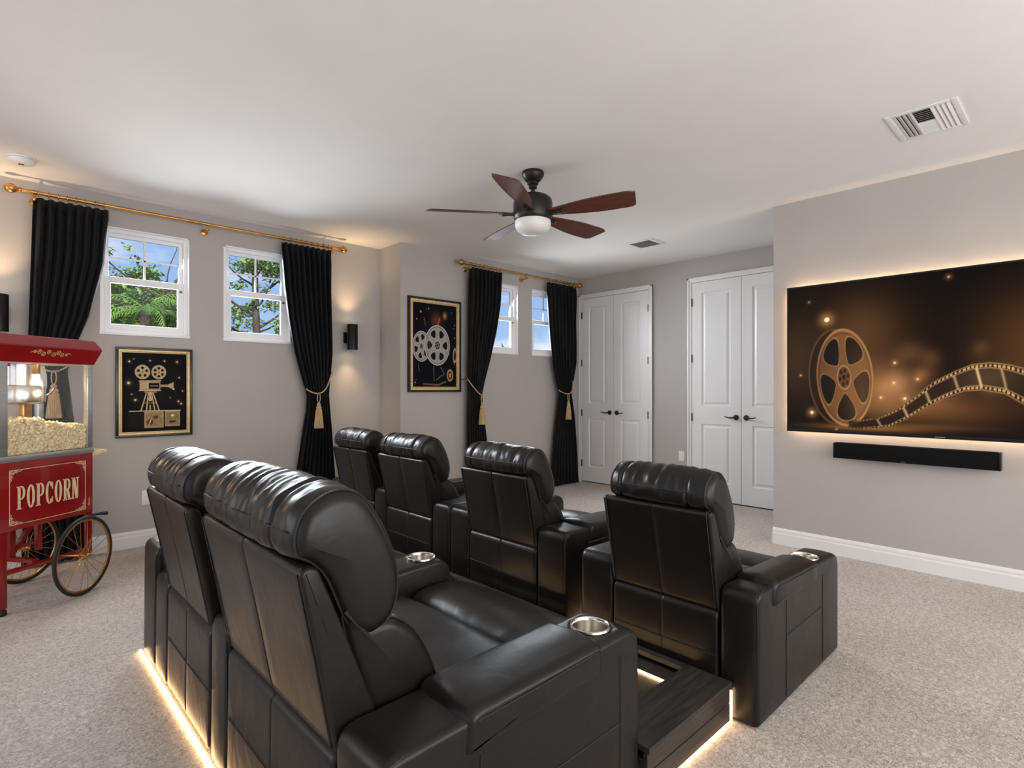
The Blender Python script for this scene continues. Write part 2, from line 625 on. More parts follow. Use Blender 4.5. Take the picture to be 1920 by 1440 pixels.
def loft(mb, prof, y0, y1, r=0.02, grooves=(), bulge=0.0, wr=0.0, step=0.03, seed=0, gd=0.005, gw=0.006, ri=None, fold=0.0, dome=0.0):
    """padded body: xz outline swept along y with rounded ends, grooves and creases"""
    ri = r if ri is None else ri
    lim = half_thickness(prof)
    st = []
    for k in range(6):
        th = k / 5 * PI / 2
        st.append((y0 + r * (1 - math.cos(th)), ri * (1 - math.sin(th))))
    ys = set()
    m = max(2, int((y1 - y0 - 2 * r) / step))
    for k in range(1, m):
        ys.add(round(y0 + r + (y1 - y0 - 2 * r) * k / m, 5))
    for g in grooves:
        for q in (-2.2, -1.2, -0.6, 0, 0.6, 1.2, 2.2):
            ys.add(round(g + q * gw, 5))
    ys = sorted(y for y in ys if y0 + r * 1.02 < y < y1 - r * 1.02)
    seq = [(y, i, True) for y, i in st]
    for y in ys:
        ins = -bulge * math.sin(PI * (y - y0) / (y1 - y0))
        for g in grooves:
            ins += gd * math.exp(-((y - g) / gw) ** 2)
        seq.append((y, ins, False))
    seq += [(y1 - (a - y0), i, True) for a, i in reversed(st)]
    cx = sum(p[0] for p in prof) / len(prof)
    cz = sum(p[1] for p in prof) / len(prof)
    rings = []
    for y, ins, end in seq:
        ring = []
        for (x, z) in inset_v(prof, ins, lim):
            if wr:
                f2 = wr * noise.fractal(Vector((x * 9 + seed, y * 16, z * 9)), 0.7, 2.1, 4)
                if fold:
                    msk = max(0.0, math.sin(PI * (y - y0) / (y1 - y0))) ** 1.5
                    f2 += fold * msk * (0.4 - abs(noise.noise(Vector((x * 5 + seed * 2, y * 34, z * 5)))) * 1.6)
                if end:
                    f2 *= 0.3
                dd = Vector((x - cx, z - cz))
                if dd.length > 1e-6:
                    dd.normalize()
                x += dd.x * f2
                z += dd.y * f2
            ring.append((x, y, z))
        rings.append(ring)
    vv = mb.grid_rings(rings, cap=False)
    for ring, sgn in ((vv[0], -1), (vv[-1], 1)):       # softly domed ends
        n = len(ring)
        c = sum((v.co for v in ring), Vector()) / n
        mid = [mb.bm.verts.new(v.co.lerp(c, 0.35) + Vector((0, sgn * dome * 0.7, 0))) for v in ring]
        cv = mb.bm.verts.new(c + Vector((0, sgn * dome, 0)))
        for i in range(n):
            j = (i + 1) % n
            mb.bm.faces.new((ring[i], ring[j], mid[j], mid[i]))
            mb.bm.faces.new((mid[i], mid[j], cv))
    return mb


def seam_loop(mb, prof, y, d, rad=0.0016, rng=None):
    lp = inset_loop(prof, d)
    pts = [(x, y, z) for x, z in lp]
    if rng:
        pts = pts[rng[0]:rng[1]]
        mb.tube(pts, rad, 6)
    else:
        mb.tube(pts, rad, 6, closed=True)
    return mb


# ================================================================== ROOM SHELL
H = 2.74
YW, YJ, XJ = 5.25, 4.85, 3.07       # window wall, stepped-in window wall, x of the step
XD, XT, YT = 5.90, 4.67, 1.80       # wall with the doors, wall with the screen, its end
XR, YS = -2.6, -2.2                 # walls behind the camera


def struct(name, mb, m, **k):
    o = mb.build(name, m, **k)
    o['kind'] = 'structure'
    return o


def wall_with_holes(name, axis, pos, thick, a0, a1, holes, material=M_WALL):
    """wall slab; axis 'y' means plane at y=pos running in x.  holes: (a0,a1,z0,z1)"""
    mb = MB()
    d0, d1 = min(pos, pos + thick), max(pos, pos + thick)

    def bx(u0, u1, z0, z1):
        if u1 - u0 < 1e-4 or z1 - z0 < 1e-4:
            return
        if axis == 'y':
            mb.box(u0, u1, d0, d1, z0, z1)
        else:
            mb.box(d0, d1, u0, u1, z0, z1)
    cur = a0
    for (h0, h1, z0, z1) in sorted(holes):
        bx(cur, h0, 0, H)
        bx(h0, h1, 0, z0)
        bx(h0, h1, z1, H)
        cur = h1
    bx(cur, a1, 0, H)
    return struct(name, mb, material, smooth=False)


W1 = (0.654, 1.264, 1.688, 2.512)
W2 = (1.53, 2.117, 1.688, 2.512)
W3 = (4.14, 4.734, 1.68, 2.50)
W4 = (4.976, 5.57, 1.68, 2.50)
wall_with_holes('wall_left', 'y', YW, 0.16, XR - 0.15, XJ + 0.15, [W1, W2])
wall_with_holes('wall_left_stepped', 'y', YJ, 0.16, XJ, XD + 0.15, [W3, W4])
mb = MB()
mb.box(XJ, XJ + 0.15, YJ + 0.16, YW, 0, H)
struct('wall_step', mb, M_WALL, smooth=False)
wall_with_holes('wall_far', 'x', XD, 0.15, YT - 0.15, YJ + 0.16, [])
wall_with_holes('wall_right', 'x', XT, 0.15, YS - 0.15, YT, [])
mb = MB()
mb.box(XT + 0.15, XD, YT - 0.15, YT, 0, H)
struct('wall_return', mb, M_WALL, smooth=False)
wall_with_holes('wall_rear', 'x', XR, -0.15, YS - 0.15, YW + 0.16, [(-0.8, 2.0, 0.6, 2.4), (3.0, 4.8, 0.8, 2.4)])  # unseen openings, added behind the fill lamps
wall_with_holes('wall_side', 'y', YS, -0.15, XR, XT, [(-0.9, 2.1, 0.6, 2.4), (2.5, 4.1, 0.7, 2.3)])  # openings added for the side fill lamps, out of view
mb = MB()
mb.box(XR - 0.15, XD + 0.15, YS - 0.15, YW + 0.16, H, H + 0.2)
struct('ceiling', mb, M_CEIL, smooth=False)
mb = MB()
mb.box(XR - 0.15, XD + 0.15, YS - 0.15, YW + 0.16, -0.2, 0)
struct('floor', mb, M_CARPET, smooth=False)
# added unseen slab, only there to keep the sun out of the openings
mb = MB()
mb.box(XR - 3.0, XD + 1, YS - 4.0, YS - 0.16, H + 0.02, H + 0.18)
struct('added_sun_blocker', mb, M_CEIL, smooth=False)


# baseboards: run along a segment, profile with a small top step
def baseboard(name, p0, p1, inward):
    p0, p1, n = Vector(p0), Vector(p1), Vector(inward)
    prof = [(0, 0), (0.016, 0), (0.016, 0.085), (0.012, 0.095), (0.012, 0.112), (0.006, 0.128), (0, 0.13)]
    mb = MB()
    rings = []
    for p in (p0, p1):
        rings.append([(p.x + n.x * d, p.y + n.y * d, z) for d, z in prof])
    mb.grid_rings(rings)
    return struct(name, mb, M_WHITE, smooth=False)


baseboard('baseboard_left', (XR, YW), (XJ, YW), (0, -1))
baseboard('baseboard_step', (XJ, YW), (XJ, YJ), (-1, 0))
baseboard('baseboard_left_stepped', (XJ, YJ), (XD, YJ), (0, -1))
baseboard('baseboard_far', (XD, 3.69), (XD, 3.235), (-1, 0))
baseboard('baseboard_right', (XT, YS), (XT, YT), (-1, 0))
baseboard('baseboard_return', (XT, YT), (XD, YT), (0, 1))


# windows ------------------------------------------------------------
def window(name, w, yw):
    x0, x1, z0, z1 = w
    t = thing(name, None, None, ((x0 + x1) / 2, yw, z0), 0, kind='structure')
    ox, oz = t.location.x, z0
    X0, X1, Z1 = x0 - ox, x1 - ox, z1 - z0
    f = 0.034
    m = MB()     # outer frame, set into the wall, with a thin reveal lip
    m.box(X0, X0 + f, 0.035, 0.10, 0, Z1, 0.003)
    m.box(X1 - f, X1, 0.035, 0.10, 0, Z1, 0.003)
    m.box(X0 + f, X1 - f, 0.035, 0.10, 0, f, 0.003)
    m.box(X0 + f, X1 - f, 0.035, 0.10, Z1 - f, Z1, 0.003)
    for a, b in ((X0, X0 + 0.008), (X1 - 0.008, X1)):
        m.box(a, b, -0.004, 0.035, 0, Z1)
    m.box(X0, X1, -0.004, 0.035, Z1 - 0.008, Z1)
    m.build('window_frame', M_VINYL, t, smooth=False)
    m = MB()
    m.box(X0 - 0.004, X1 + 0.004, -0.012, 0.045, -0.012, 0.010, 0.003)
    m.build('window_sill', M_VINYL, t)
    mid = Z1 * 0.5
    m = MB()     # upper sash
    a0, a1 = X0 + f, X1 - f
    s = 0.030
    m.box(a0, a0 + s, 0.065, 0.095, mid - 0.01, Z1 - f, 0.002)
    m.box(a1 - s, a1, 0.065, 0.095, mid - 0.01, Z1 - f, 0.002)
    m.box(a0 + s, a1 - s, 0.065, 0.095, Z1 - f - s, Z1 - f, 0.002)
    m.box(a0 + s, a1 - s, 0.065, 0.095, mid - 0.01, mid + 0.03, 0.002)
    cx = (a0 + a1) / 2
    cz = (mid + 0.03 + Z1 - f - s) / 2
    m.box(cx - 0.007, cx + 0.007, 0.072, 0.088, mid + 0.03, Z1 - f - s)
    m.box(a0 + s, a1 - s, 0.072, 0.088, cz - 0.006, cz + 0.006)
    u = m.build('upper_sash', M_VINYL, t, smooth=False)
    m = MB()
    m.box(a0 + s, a1 - s, 0.079, 0.081, mid + 0.03, Z1 - f - s)
    m.build('pane', M_GLASS, u, smooth=False)
    m = MB()     # lower sash
    s = 0.042
    m.box(a0, a0 + s, 0.04, 0.066, f, mid + 0.035, 0.003)
    m.box(a1 - s, a1, 0.04, 0.066, f, mid + 0.035, 0.003)
    m.box(a0 + s, a1 - s, 0.04, 0.066, mid - 0.015, mid + 0.035, 0.003)
    m.box(a0 + s, a1 - s, 0.04, 0.066, f, f + s, 0.003)
    l = m.build('lower_sash', M_VINYL, t, smooth=False)
    m = MB()
    m.box(a0 + s, a1 - s, 0.052, 0.054, f + s, mid - 0.015)
    m.build('pane', M_GLASS, l, smooth=False)
    m = MB()
    m.box(a1 - s + 0.012, a1 - s + 0.030, 0.028, 0.04, mid - 0.04, mid - 0.028, 0.002)
    m.build('latch', M_BLACK, l)
    return t


window('window_1', W1, YW)
window('window_2', W2, YW)
window('window_3', W3, YJ)
window('window_4', W4, YJ)


# doors ---------------------------------------------------------------
def raised_panel(m, y0, y1, z0, z1, x):
    """moulded panel on a leaf whose face is at x (room side is -x)"""
    k = [(0.0, 0.0), (0.010, 0.009), (0.024, 0.009), (0.045, 0.001)]
    rings = []
    for ins, dep in k:
        rings.append([(x + dep, y0 + ins, z0 + ins), (x + dep, y1 - ins, z0 + ins), (x + dep, y1 - ins, z1 - ins), (x + dep, y0 + ins, z1 - ins)])
    bm = m.bm
    vv = [[bm.verts.new(p) for p in r] for r in rings]
    for a, b in zip(vv[:-1], vv[1:]):
        for i in range(4):
            bm.faces.new((a[i], a[(i + 1) % 4], b[(i + 1) % 4], b[i]))
    bm.faces.new(vv[-1])


def door_pair(name, ya, yb, top):
    """ya>yb: left and right edge of the leaves as seen from the room"""
    ym = (ya + yb) / 2
    t = thing(name, None, None, (XD, ym, 0), 0, kind='structure')
    ca = 0.055
    m = MB()
    def prof_box(a, b, z0, z1):
        m.box(-0.020, 0, a, b, z0, z1, 0.004)
    prof_box(ya - ym, ya - ym + ca, 0, top + ca)
    prof_box(yb - ym - ca, yb - ym, 0, top + ca)
    prof_box(yb - ym, ya - ym, top, top + ca)
    m.box(-0.027, -0.0, ya - ym + ca * 0.55, ya - ym + ca, 0, top + ca, 0.004)
    m.box(-0.027, -0.0, yb - ym - ca, yb - ym - ca * 0.55, 0, top + ca, 0.004)
    m.box(-0.027, -0.0, yb - ym - ca, ya - ym + ca, top + ca * 0.55, top + ca, 0.004)
    m.build('door_casing', M_WHITE, t)
    m = MB()
    m.box(-0.004, -0.0015, yb - ym, ya - ym, 0.002, top)  # dark sheet that paints the shade in the gaps around the leaves
    m.build('gap_shade_sheet', M_DOORGAP, t, smooth=False)
    for side in (1, -1):
        e0, e1 = (ya - ym - 0.004, 0.0025) if side == 1 else (-0.0025, yb - ym + 0.004)
        lo, hi = min(e0, e1), max(e0, e1)
        z0, z1 = 0.014, top - 0.004
        m = MB()
        st = 0.115
        pl, ph = lo + st, hi - st
        panels = [(0.21, 0.86), (1.06, z1 - 0.12)]
        xf, xb = -0.014, -0.004
        # face built as stiles and rails, panels let in between
        for a, b, c, d in ((lo, pl, z0, z1), (ph, hi, z0, z1), (pl, ph, z0, panels[0][0]), (pl, ph, panels[0][1], panels[1][0]), (pl, ph, panels[1][1], z1)):
            m.box(xf, xb, a, b, c, d)
        for a, b in panels:
            raised_panel(m, pl, ph, a, b, xf)
        bmesh.ops.remove_doubles(m.bm, verts=m.bm.verts[:], dist=1e-5)
        leaf = m.build('door_leaf', M_WHITE, t, smooth=False)
        # lever handle
        hy = 0.055 * (1 if side == 1 else -1)
        hz = 0.945
        m = MB()
        m.lathe([(0.026, 0.0), (0.030, -0.004), (0.028, -0.011), (0.012, -0.014), (0.011, -0.036), (0.009, -0.04)], (-0.014, hy, hz), 20, 'x')
        s = 1 if side == 1 else -1
        m.tube([(-0.048, hy, hz), (-0.054, hy + s * 0.02, hz - 0.002), (-0.055, hy + s * 0.055, hz - 0.006), (-0.052, hy + s * 0.09, hz + 0.001), (-0.05, hy + s * 0.115, hz + 0.006)],
               [0.010, 0.009, 0.0075, 0.0065, 0.005], 10)
        m.build('door_handle', M_BRONZE, leaf)
        ey = (ya - ym) if side == 1 else (yb - ym)
        for hzz in (0.25, 0.93, 1.60, 2.24):
            m = MB()
            m.lathe([(0.0065, -0.045), (0.0065, 0.045)], (-0.019, ey - side * 0.003, hzz), 10, 'z')
            m.box(-0.016, -0.0135, ey - side * 0.002 - 0.008, ey - side * 0.002 + 0.008, hzz - 0.045, hzz + 0.045)
            m.build('hinge', M_BRONZE, leaf)
    return t


door_pair('door_1', 4.79, 3.748, 2.465)
door_pair('door_2', 3.177, 2.03, 2.465)


# ================================================================== RECLINERS
def recliner(label, xr, yr, yl, arms, k=1.0, seed=0, group=None, stretch=1.0):
    """xr rear plane, yr/yl right and left edge of the seat body.
    arms: dicts(y0,y1,cup,pad,len,h,parts) in world y.  k scales heights, stretch the depth."""
    yc = (yr + yl) / 2
    t = thing('recliner', label, 'recliner', (xr, yc, 0), 0, group)
    a, b = yr - yc + 0.003, yl - yc - 0.003
    S = lambda pts: [(x * stretch, z * k) for x, z in pts]
    rnd = random.Random(seed)
    w = b - a
    # --- rear lower panel
    m = MB()
    zt = 0.44 * k
    prof = round_poly(densify([(0.0, 0.02), (0.09, 0.02), (0.09, zt), (0.004, zt)], 9), [0.014, 0.014, 0.03, 0.035])
    loft(m, densify(prof, 0.05), a + 0.002, b - 0.002, 0.014, [(a + b) / 2], gd=0.003, gw=0.004, ri=0.010)
    m.build('rear_panel', M_LEATHER, t)
    m = MB()
    m.tube([(-0.0003, a + 0.014, 0.225), (-0.0003, (a + b) / 2, 0.2235), (-0.0003, b - 0.014, 0.225)], 0.0018, 6)
    m.build('seam', M_SEAM, t)
    # --- back shell
    sp = S([(-0.072, 0.862), (-0.055, 0.876), (-0.028, 0.868), (0.012, 0.77), (0.07, 0.62), (0.124, 0.478), (0.118, 0.43), (0.03, 0.425), (0.010, 0.445), (-0.03, 0.66)])
    sp = round_poly(sp, 0.012, 3)
    m = MB()
    loft(m, densify(sp, 0.045), a - 0.004, b + 0.004, 0.014, [(a + b) / 2], gd=0.0035, gw=0.0035, step=0.05, ri=0.009)
    m.build('back_shell', M_LEATHER, t)
    for ys in (a + 0.012, b - 0.012):
        m = MB()
        m.tube([(x * stretch - 0.0012, ys, z * k) for x, z in ((0.008, 0.45), (-0.031, 0.66), (-0.071, 0.858), (-0.06, 0.872))], 0.0020, 6)
        m.build('piping', M_SEAM, t)
    # --- lumbar cushion
    lp = catmull(S([(0.03, 0.76), (0.10, 0.715), (0.17, 0.705), (0.235, 0.655), (0.285, 0.57), (0.305, 0.50), (0.285, 0.435), (0.19, 0.415), (0.115, 0.455), (0.07, 0.58)]), 4)
    m = MB()
    loft(m, lp, a + 0.006, b - 0.006, 0.045, [a + w * 0.17, b - w * 0.17], bulge=0.006, wr=0.005, gd=0.007, gw=0.006, seed=seed, ri=0.034, dome=0.006)
    lum = m.build('lumbar_cushion', M_LEATHER, t)
    for ys in (a + 0.022, b - 0.022):
        m = MB()
        seam_loop(m, lp, ys, 0.006, 0.0024)
        m.build('seam', M_SEAM, lum)
    # --- head pillow, hanging over the shell
    hp = catmull(S([(-0.072, 0.895), (-0.078, 0.945), (-0.052, 1.000), (0.015, 1.034), (0.085, 1.015), (0.140, 0.94), (0.178, 0.85), (0.188, 0.77), (0.165, 0.70), (0.100, 0.672), (0.045, 0.715), (-0.005, 0.83), (-0.04, 0.872)]), 4)
    m = MB()
    loft(m, hp, a - 0.004, b - 0.022, 0.050, [a + w * 0.19, b - w * 0.19], bulge=0.006, wr=0.0065, gd=0.009, gw=0.007, seed=seed + 5, step=0.008, ri=0.038, fold=0.005, dome=0.008)
    hd = m.build('head_pillow', M_LEATHER, t)
    for ys in (a + 0.018, b - 0.044):
        m = MB()
        seam_loop(m, hp, ys, 0.0062, 0.0032)
        m.build('piping', M_SEAM, hd)
    m = MB()
    # rear piping across the pillow
    x0, z0 = inset_loop(hp, 0.0)[4]
    m.tube([(x0 - 0.003 - 0.004 * math.sin(PI * q / 12), a + 0.045 + (w - 0.115) * q / 12, z0) for q in range(13)], 0.0024, 6)
    m.build('piping', M_SEAM, hd)
    # --- seat base, seat cushion, footrest
    m = MB()
    m.box(0.092, 0.66 * stretch, a + 0.01, b - 0.01, 0.03, 0.37 * k, 0.01)
    m.build('seat_base', M_LEATHER, t)
    m = MB()
    cp = catmull(S([(0.20, 0.37), (0.20, 0.42), (0.30, 0.452), (0.45, 0.462), (0.60, 0.458), (0.648, 0.435), (0.655, 0.39), (0.62, 0.365), (0.40, 0.36)]), 4)
    loft(m, cp, a + 0.006, b - 0.006, 0.03, [], bulge=0.006, wr=0.004, seed=seed + 2)
    m.build('seat_cushion', M_LEATHER, t)
    m = MB()
    fp = catmull(S([(0.672, 0.37), (0.678, 0.425), (0.73, 0.452), (0.84, 0.455), (0.94, 0.435), (1.005, 0.385), (1.02, 0.31), (1.0, 0.235), (0.94, 0.205), (0.885, 0.15), (0.86, 0.06), (0.80, 0.04), (0.69, 0.07), (0.672, 0.22)]), 4)
    loft(m, fp, a + 0.006, b - 0.006, 0.035, [], bulge=0.008, wr=0.004, seed=seed + 3)
    m.build('footrest', M_LEATHER, t)
    # --- arms
    for A in arms:
        y0, y1 = A['y0'] - yc + 0.0015, A['y1'] - yc - 0.0015
        ln = A.get('len', 0.90)
        h = A.get('h', 0.515)
        hf = A.get('hf', h)
        rf = A.get('rf', 0.075)
        ap = round_poly([(0.0, 0.004), (ln, 0.004), (ln, hf), (0.004, h)], [0.022, 0.022, rf, 0.05], 6)
        m = MB()
        loft(m, densify(ap, 0.06), y0, y1, 0.024, [], bulge=0.002, wr=0.0015, seed=seed + 7, step=0.04, ri=0.018)
        arm = m.build('armrest', M_LEATHER, t)
        cy = (y0 + y1) / 2
        if A.get('cup'):
            cx = A['cup']
            zc = h + (hf - h) * cx / ln
            m = MB()
            m.lathe([(0.0555, -0.10), (0.0555, 0.10)], (cx, cy, zc), 48, 'z')
            cut = m.build('cutter', M_LEATHER, t)
            md = arm.modifiers.new('well', 'BOOLEAN')
            md.object = cut
            md.operation = 'DIFFERENCE'
            md.solver = 'EXACT'
            bpy.context.view_layer.update()
            dg = bpy.context.evaluated_depsgraph_get()
            me = bpy.data.meshes.new_from_object(arm.evaluated_get(dg))
            arm.modifiers.clear()
            arm.data = me
            bpy.data.objects.remove(cut)
            m = MB()
            m.lathe([(0.0, -0.088), (0.049, -0.088), (0.0505, -0.084), (0.052, -0.004), (0.053, 0.003), (0.0565, 0.0075), (0.061, 0.006), (0.0625, 0.0015), (0.0615, -0.001), (0.055, -0.003), (0.0542, -0.004), (0.0535, -0.09), (0.0, -0.092)],
                    (cx, cy, zc), 48, 'z', cap=False)
            cup = m.build('cup_holder', M_STEEL, t)
            tag(cup, 'brushed steel cup holder ring')
            m = MB()
            m.lathe([(0.0, 0.0), (0.0485, 0.0), (0.0485, 0.003), (0.0, 0.003)], (cx, cy, zc - 0.0875), 32, 'z', cap=False)
            m.build('cup_bottom', M_CUP, cup)
        if A.get('pad'):
            p0, p1 = A['pad']
            hz = lambda x: h + (hf - h) * x / ln
            sk = 0.085
            pp = round_poly([(p0, hz(p0) - sk), (p1 + 0.055, hz(p1) - sk), (p1 + 0.07, hz(p1) - sk * 0.5), (p1 + 0.02, hz(p1) + 0.018), (p0 + 0.02, hz(p0) + 0.022)],
                            [0.022, 0.03, 0.024, 0.03, 0.04], 5)
            if A.get('cup'):
                pp = round_poly([(p0, hz(p0) - sk), (p1 - 0.01, hz(p1) - sk), (p1, hz(p1) - sk * 0.5), (p1 - 0.005, hz(p1) + 0.016), (p0 + 0.012, hz(p0) + 0.022)],
                                [0.022, 0.03, 0.024, 0.02, 0.04], 5)
            m = MB()
            loft(m, densify(pp, 0.05), y0 - 0.011, y1 + 0.004, 0.036, [], bulge=0.006, wr=0.003, seed=seed + 9, step=0.03, ri=0.020)
            pad = m.build('arm_pad', M_LEATHER, t)
            m = MB()
            zz = lambda x: hz(x) - 0.004
            m.tube([(p0 + 0.03, y0 - 0.0118, zz(p0)), ((p0 + p1) / 2, y0 - 0.0135, zz((p0 + p1) / 2)), (p1 - 0.03, y0 - 0.0118, zz(p1))], 0.0016, 6)
            m.build('seam', M_SEAM, pad)
            m = MB()
            m.tube([(p0 + 0.0015, y0 + 0.01, hz(p0) - 0.045), (p0 + 0.0005, cy, hz(p0) - 0.045), (p0 + 0.0015, y1 - 0.02, hz(p0) - 0.045)], 0.0016, 6)
            m.build('seam', M_SEAM, pad)
        if A.get('side_seams'):
            sy = y0 - 0.0004
            xa, xb = A['side_seams']
            for q in ([(xa, sy, 0.03), (xa, sy, h - 0.09)], [(xb, sy, 0.03), (xb, sy, hf - 0.06)], [(xa, sy, 0.27), (xb, sy, 0.275)]):
                m = MB()
                m.tube(q, 0.0018, 6)
                m.build('seam', M_SEAM, arm)
        m = MB()
        m.tube([(0.012, y0 + 0.0035, 0.03), (0.0045, y0 + 0.0055, h - 0.06), (0.02, y0 + 0.006, h - 0.014), (0.06, y0 + 0.006, h - 0.002)], 0.0017, 6)
        m.build('piping', M_SEAM, arm)
    return t


# rear row
recliner('black leather recliner nearest the camera, cup holder at the end of its outer right arm', 0.56, 1.165, 1.90, [
    dict(y0=0.96, y1=1.162, cup=0.785, pad=(0.21, 0.71), h=0.515, hf=0.535, len=0.905, side_seams=(0.26, 0.80)),
    dict(y0=1.903, y1=2.075, cup=0.80, h=0.50, hf=0.54, len=0.905, rf=0.10)], 1.0, 11)
recliner('black leather rear-row recliner nearest the popcorn cart, with a wide left arm', 0.56, 2.08, 2.68, [
    dict(y0=2.683, y1=2.90, h=0.45, hf=0.45, len=0.60),
    dict(y0=2.903, y1=3.15, h=0.545, hf=0.54, len=0.90)], 0.985, 23)
# front row, smaller in depth and height
KF = 0.905
recliner('black leather recliner standing alone at the right end of the front row, nearest the screen', 2.055, 1.0, 1.50, [
    dict(y0=0.845, y1=0.998, cup=0.685, pad=(0.13, 0.62), h=0.505, hf=0.475, len=0.93, side_seams=(0.27, 0.70)),
    dict(y0=1.502, y1=1.685, h=0.50, hf=0.49, len=0.90)], KF, 37, stretch=0.93)
recliner('black leather recliner of the front row just left of the gap with glowing floor light', 2.15, 2.067, 2.635, [
    dict(y0=1.86, y1=2.064, pad=(0.18, 0.68), h=0.52, hf=0.49, len=0.90),
    dict(y0=2.638, y1=2.83, h=0.515, hf=0.49, len=0.90)], KF, 41, stretch=0.93)
recliner('black leather recliner in front of the reel picture, second from the window wall', 2.15, 3.028, 3.60, [
    dict(y0=2.833, y1=3.025, h=0.515, hf=0.49, len=0.90),
    dict(y0=3.603, y1=3.77, h=0.515, hf=0.49, len=0.90)], KF, 53, stretch=0.93)
recliner('black leather recliner farthest from the camera, beside the wall sconce and tied curtain', 2.15, 3.775, 4.315, [
    dict(y0=4.318, y1=4.50, h=0.50, hf=0.49, len=0.90)], KF, 67, stretch=0.93)

# ================================================================== RISER
rz = 0.16
t = thing('riser_platform', 'dark wood plank riser with inset lit step between the two recliner rows', 'platform', (1.75, 2.6, 0))
X0, X1, Y0, Y1 = 1.472, 2.035, 0.94, 4.30
m = MB()
m.box(X0, X1, Y0 + 0.018, Y1, 0.012, rz - 0.045)
m.build('core', M_PLANK, t, smooth=False, world=True)
for (a, b) in ((0.012, 0.078), (0.082, rz - 0.022)):
    m = MB()
    m.box(X0, X1 - 0.004, Y0 + 0.001, Y0 + 0.017, a, b, 0.002)
    m.build('side_board', M_PLANK, t, smooth=False, world=True)
# top boards; recess between y 1.12 and 2.62, x 1.71..2.0
for (a, b, c, d) in ((X0, X1, Y0 - 0.006, 1.118), (X0, 1.588, 1.121, 2.62), (1.591, 1.708, 1.121, 2.62), (2.0, X1, 1.121, 2.62),
                     (X0, X1, 2.623, 2.80), (X0, X1, 2.803, 2.98), (X0, X1, 2.983, 3.16), (X0, X1, 3.163, 3.34), (X0, X1, 3.343, 3.52), (X0, X1, 3.523, 3.70),
                     (X0, X1, 3.703, 3.88), (X0, X1, 3.883, 4.06), (X0, X1, 4.063, Y1)):
    m = MB()
    m.box(a, b, c, d, rz - 0.02, rz, 0.0025)
    m.build('top_board', M_PLANK, t, smooth=False, world=True)
m = MB()
m.box(1.708, 2.0, 1.12, 2.62, rz - 0.044, rz - 0.034, 0.001)
m.build('step_inset', M_PLANK, t, smooth=False, world=True)


def led(label, x0, x1, y0, y1, z0, z1):
    m = MB()
    m.box(x0, x1, y0, y1, z0, z1)
    o = m.build('led_strip', M_WARM, smooth=False)
    c = Vector(((x0 + x1) / 2, (y0 + y1) / 2, z0))
    for v in o.data.vertices:
        v.co -= c
    o.location = c
    return tag(o, label, 'light strip', 'warm LED strips around the seating')


led('warm LED strip glowing along the carpet under the side board of the riser', 1.474, 2.03, 0.944, 0.954, 0.001, 0.011)
led('short upright LED strip between the riser corner and the right end recliner', 2.040, 2.047, 0.940, 0.947, 0.004, 0.12)
led('LED line let into the riser step in front of the near recliner', 1.90, 1.908, 1.121, 2.61, rz - 0.0335, rz - 0.028)
led('warm LED strip along the carpet behind the rear row by the popcorn cart', 0.545, 0.555, 0.98, 3.15, 0.001, 0.010)
led('LED strip on the carpet in the gap between two front recliners', 2.3, 2.9, 1.765, 1.773, 0.001, 0.010)
led('LED strip behind the front row close to the wall sconce', 2.2, 2.8, 4.53, 4.538, 0.001, 0.010)


# ================================================================== CURTAINS
def curtain_rod(label, x0, x1, y, z):
    t = thing('curtain_rod', label, 'curtain rod', ((x0 + x1) / 2, y, z), 0, 'brass curtain rods')
    h = (x1 - x0) / 2
    m = MB()
    m.tube([(-h, 0, 0), (h, 0, 0)], 0.0125, 14)
    m.build('pole', M_BRASS, t)
    for s in (-1, 1):
        m = MB()
        m.lathe([(0.0125, 0), (0.018, 0.004), (0.018, 0.012), (0.012, 0.018), (0.026, 0.032), (0.034, 0.052), (0.030, 0.072), (0.018, 0.086), (0.002, 0.090)], (0, 0, 0), 20, 'x')
        if s < 0:
            for v in m.bm.verts:
                v.co.x *= -1
        for v in m.bm.verts:
            v.co.x += s * h
        m.build('finial', M_BRASS, t)
    for xx in (-h + 0.07, 0.0, h - 0.07):
        m = MB()
        yw = (YW if y > 5 else YJ) - y
        m.tube([(xx, 0, -0.014), (xx, 0.0, -0.034), (xx, 0.03, -0.05), (xx, yw - 0.004, -0.05)], 0.007, 8)
        m.lathe([(0.028, 0), (0.028, -0.006), (0.014, -0.012)], (xx, yw - 0.001, -0.05), 16, 'y')
        m.lathe([(0.017, -0.008), (0.017, 0.008)], (xx, 0, 0), 16, 'x')
        m.sphere((xx, -0.006, -0.045), 0.016, 2)
        m.build('bracket', M_BRASS, t)
    return t


def lerp_key(keys, z):
    """keys: list of (z, value) descending z, smooth interpolation"""
    if z >= keys[0][0]:
        return keys[0][1]
    for (za, va), (zb, vb) in zip(keys[:-1], keys[1:]):
        if z >= zb:
            q = (za - z) / (za - zb)
            return va + (vb - va) * q
    return keys[-1][1]


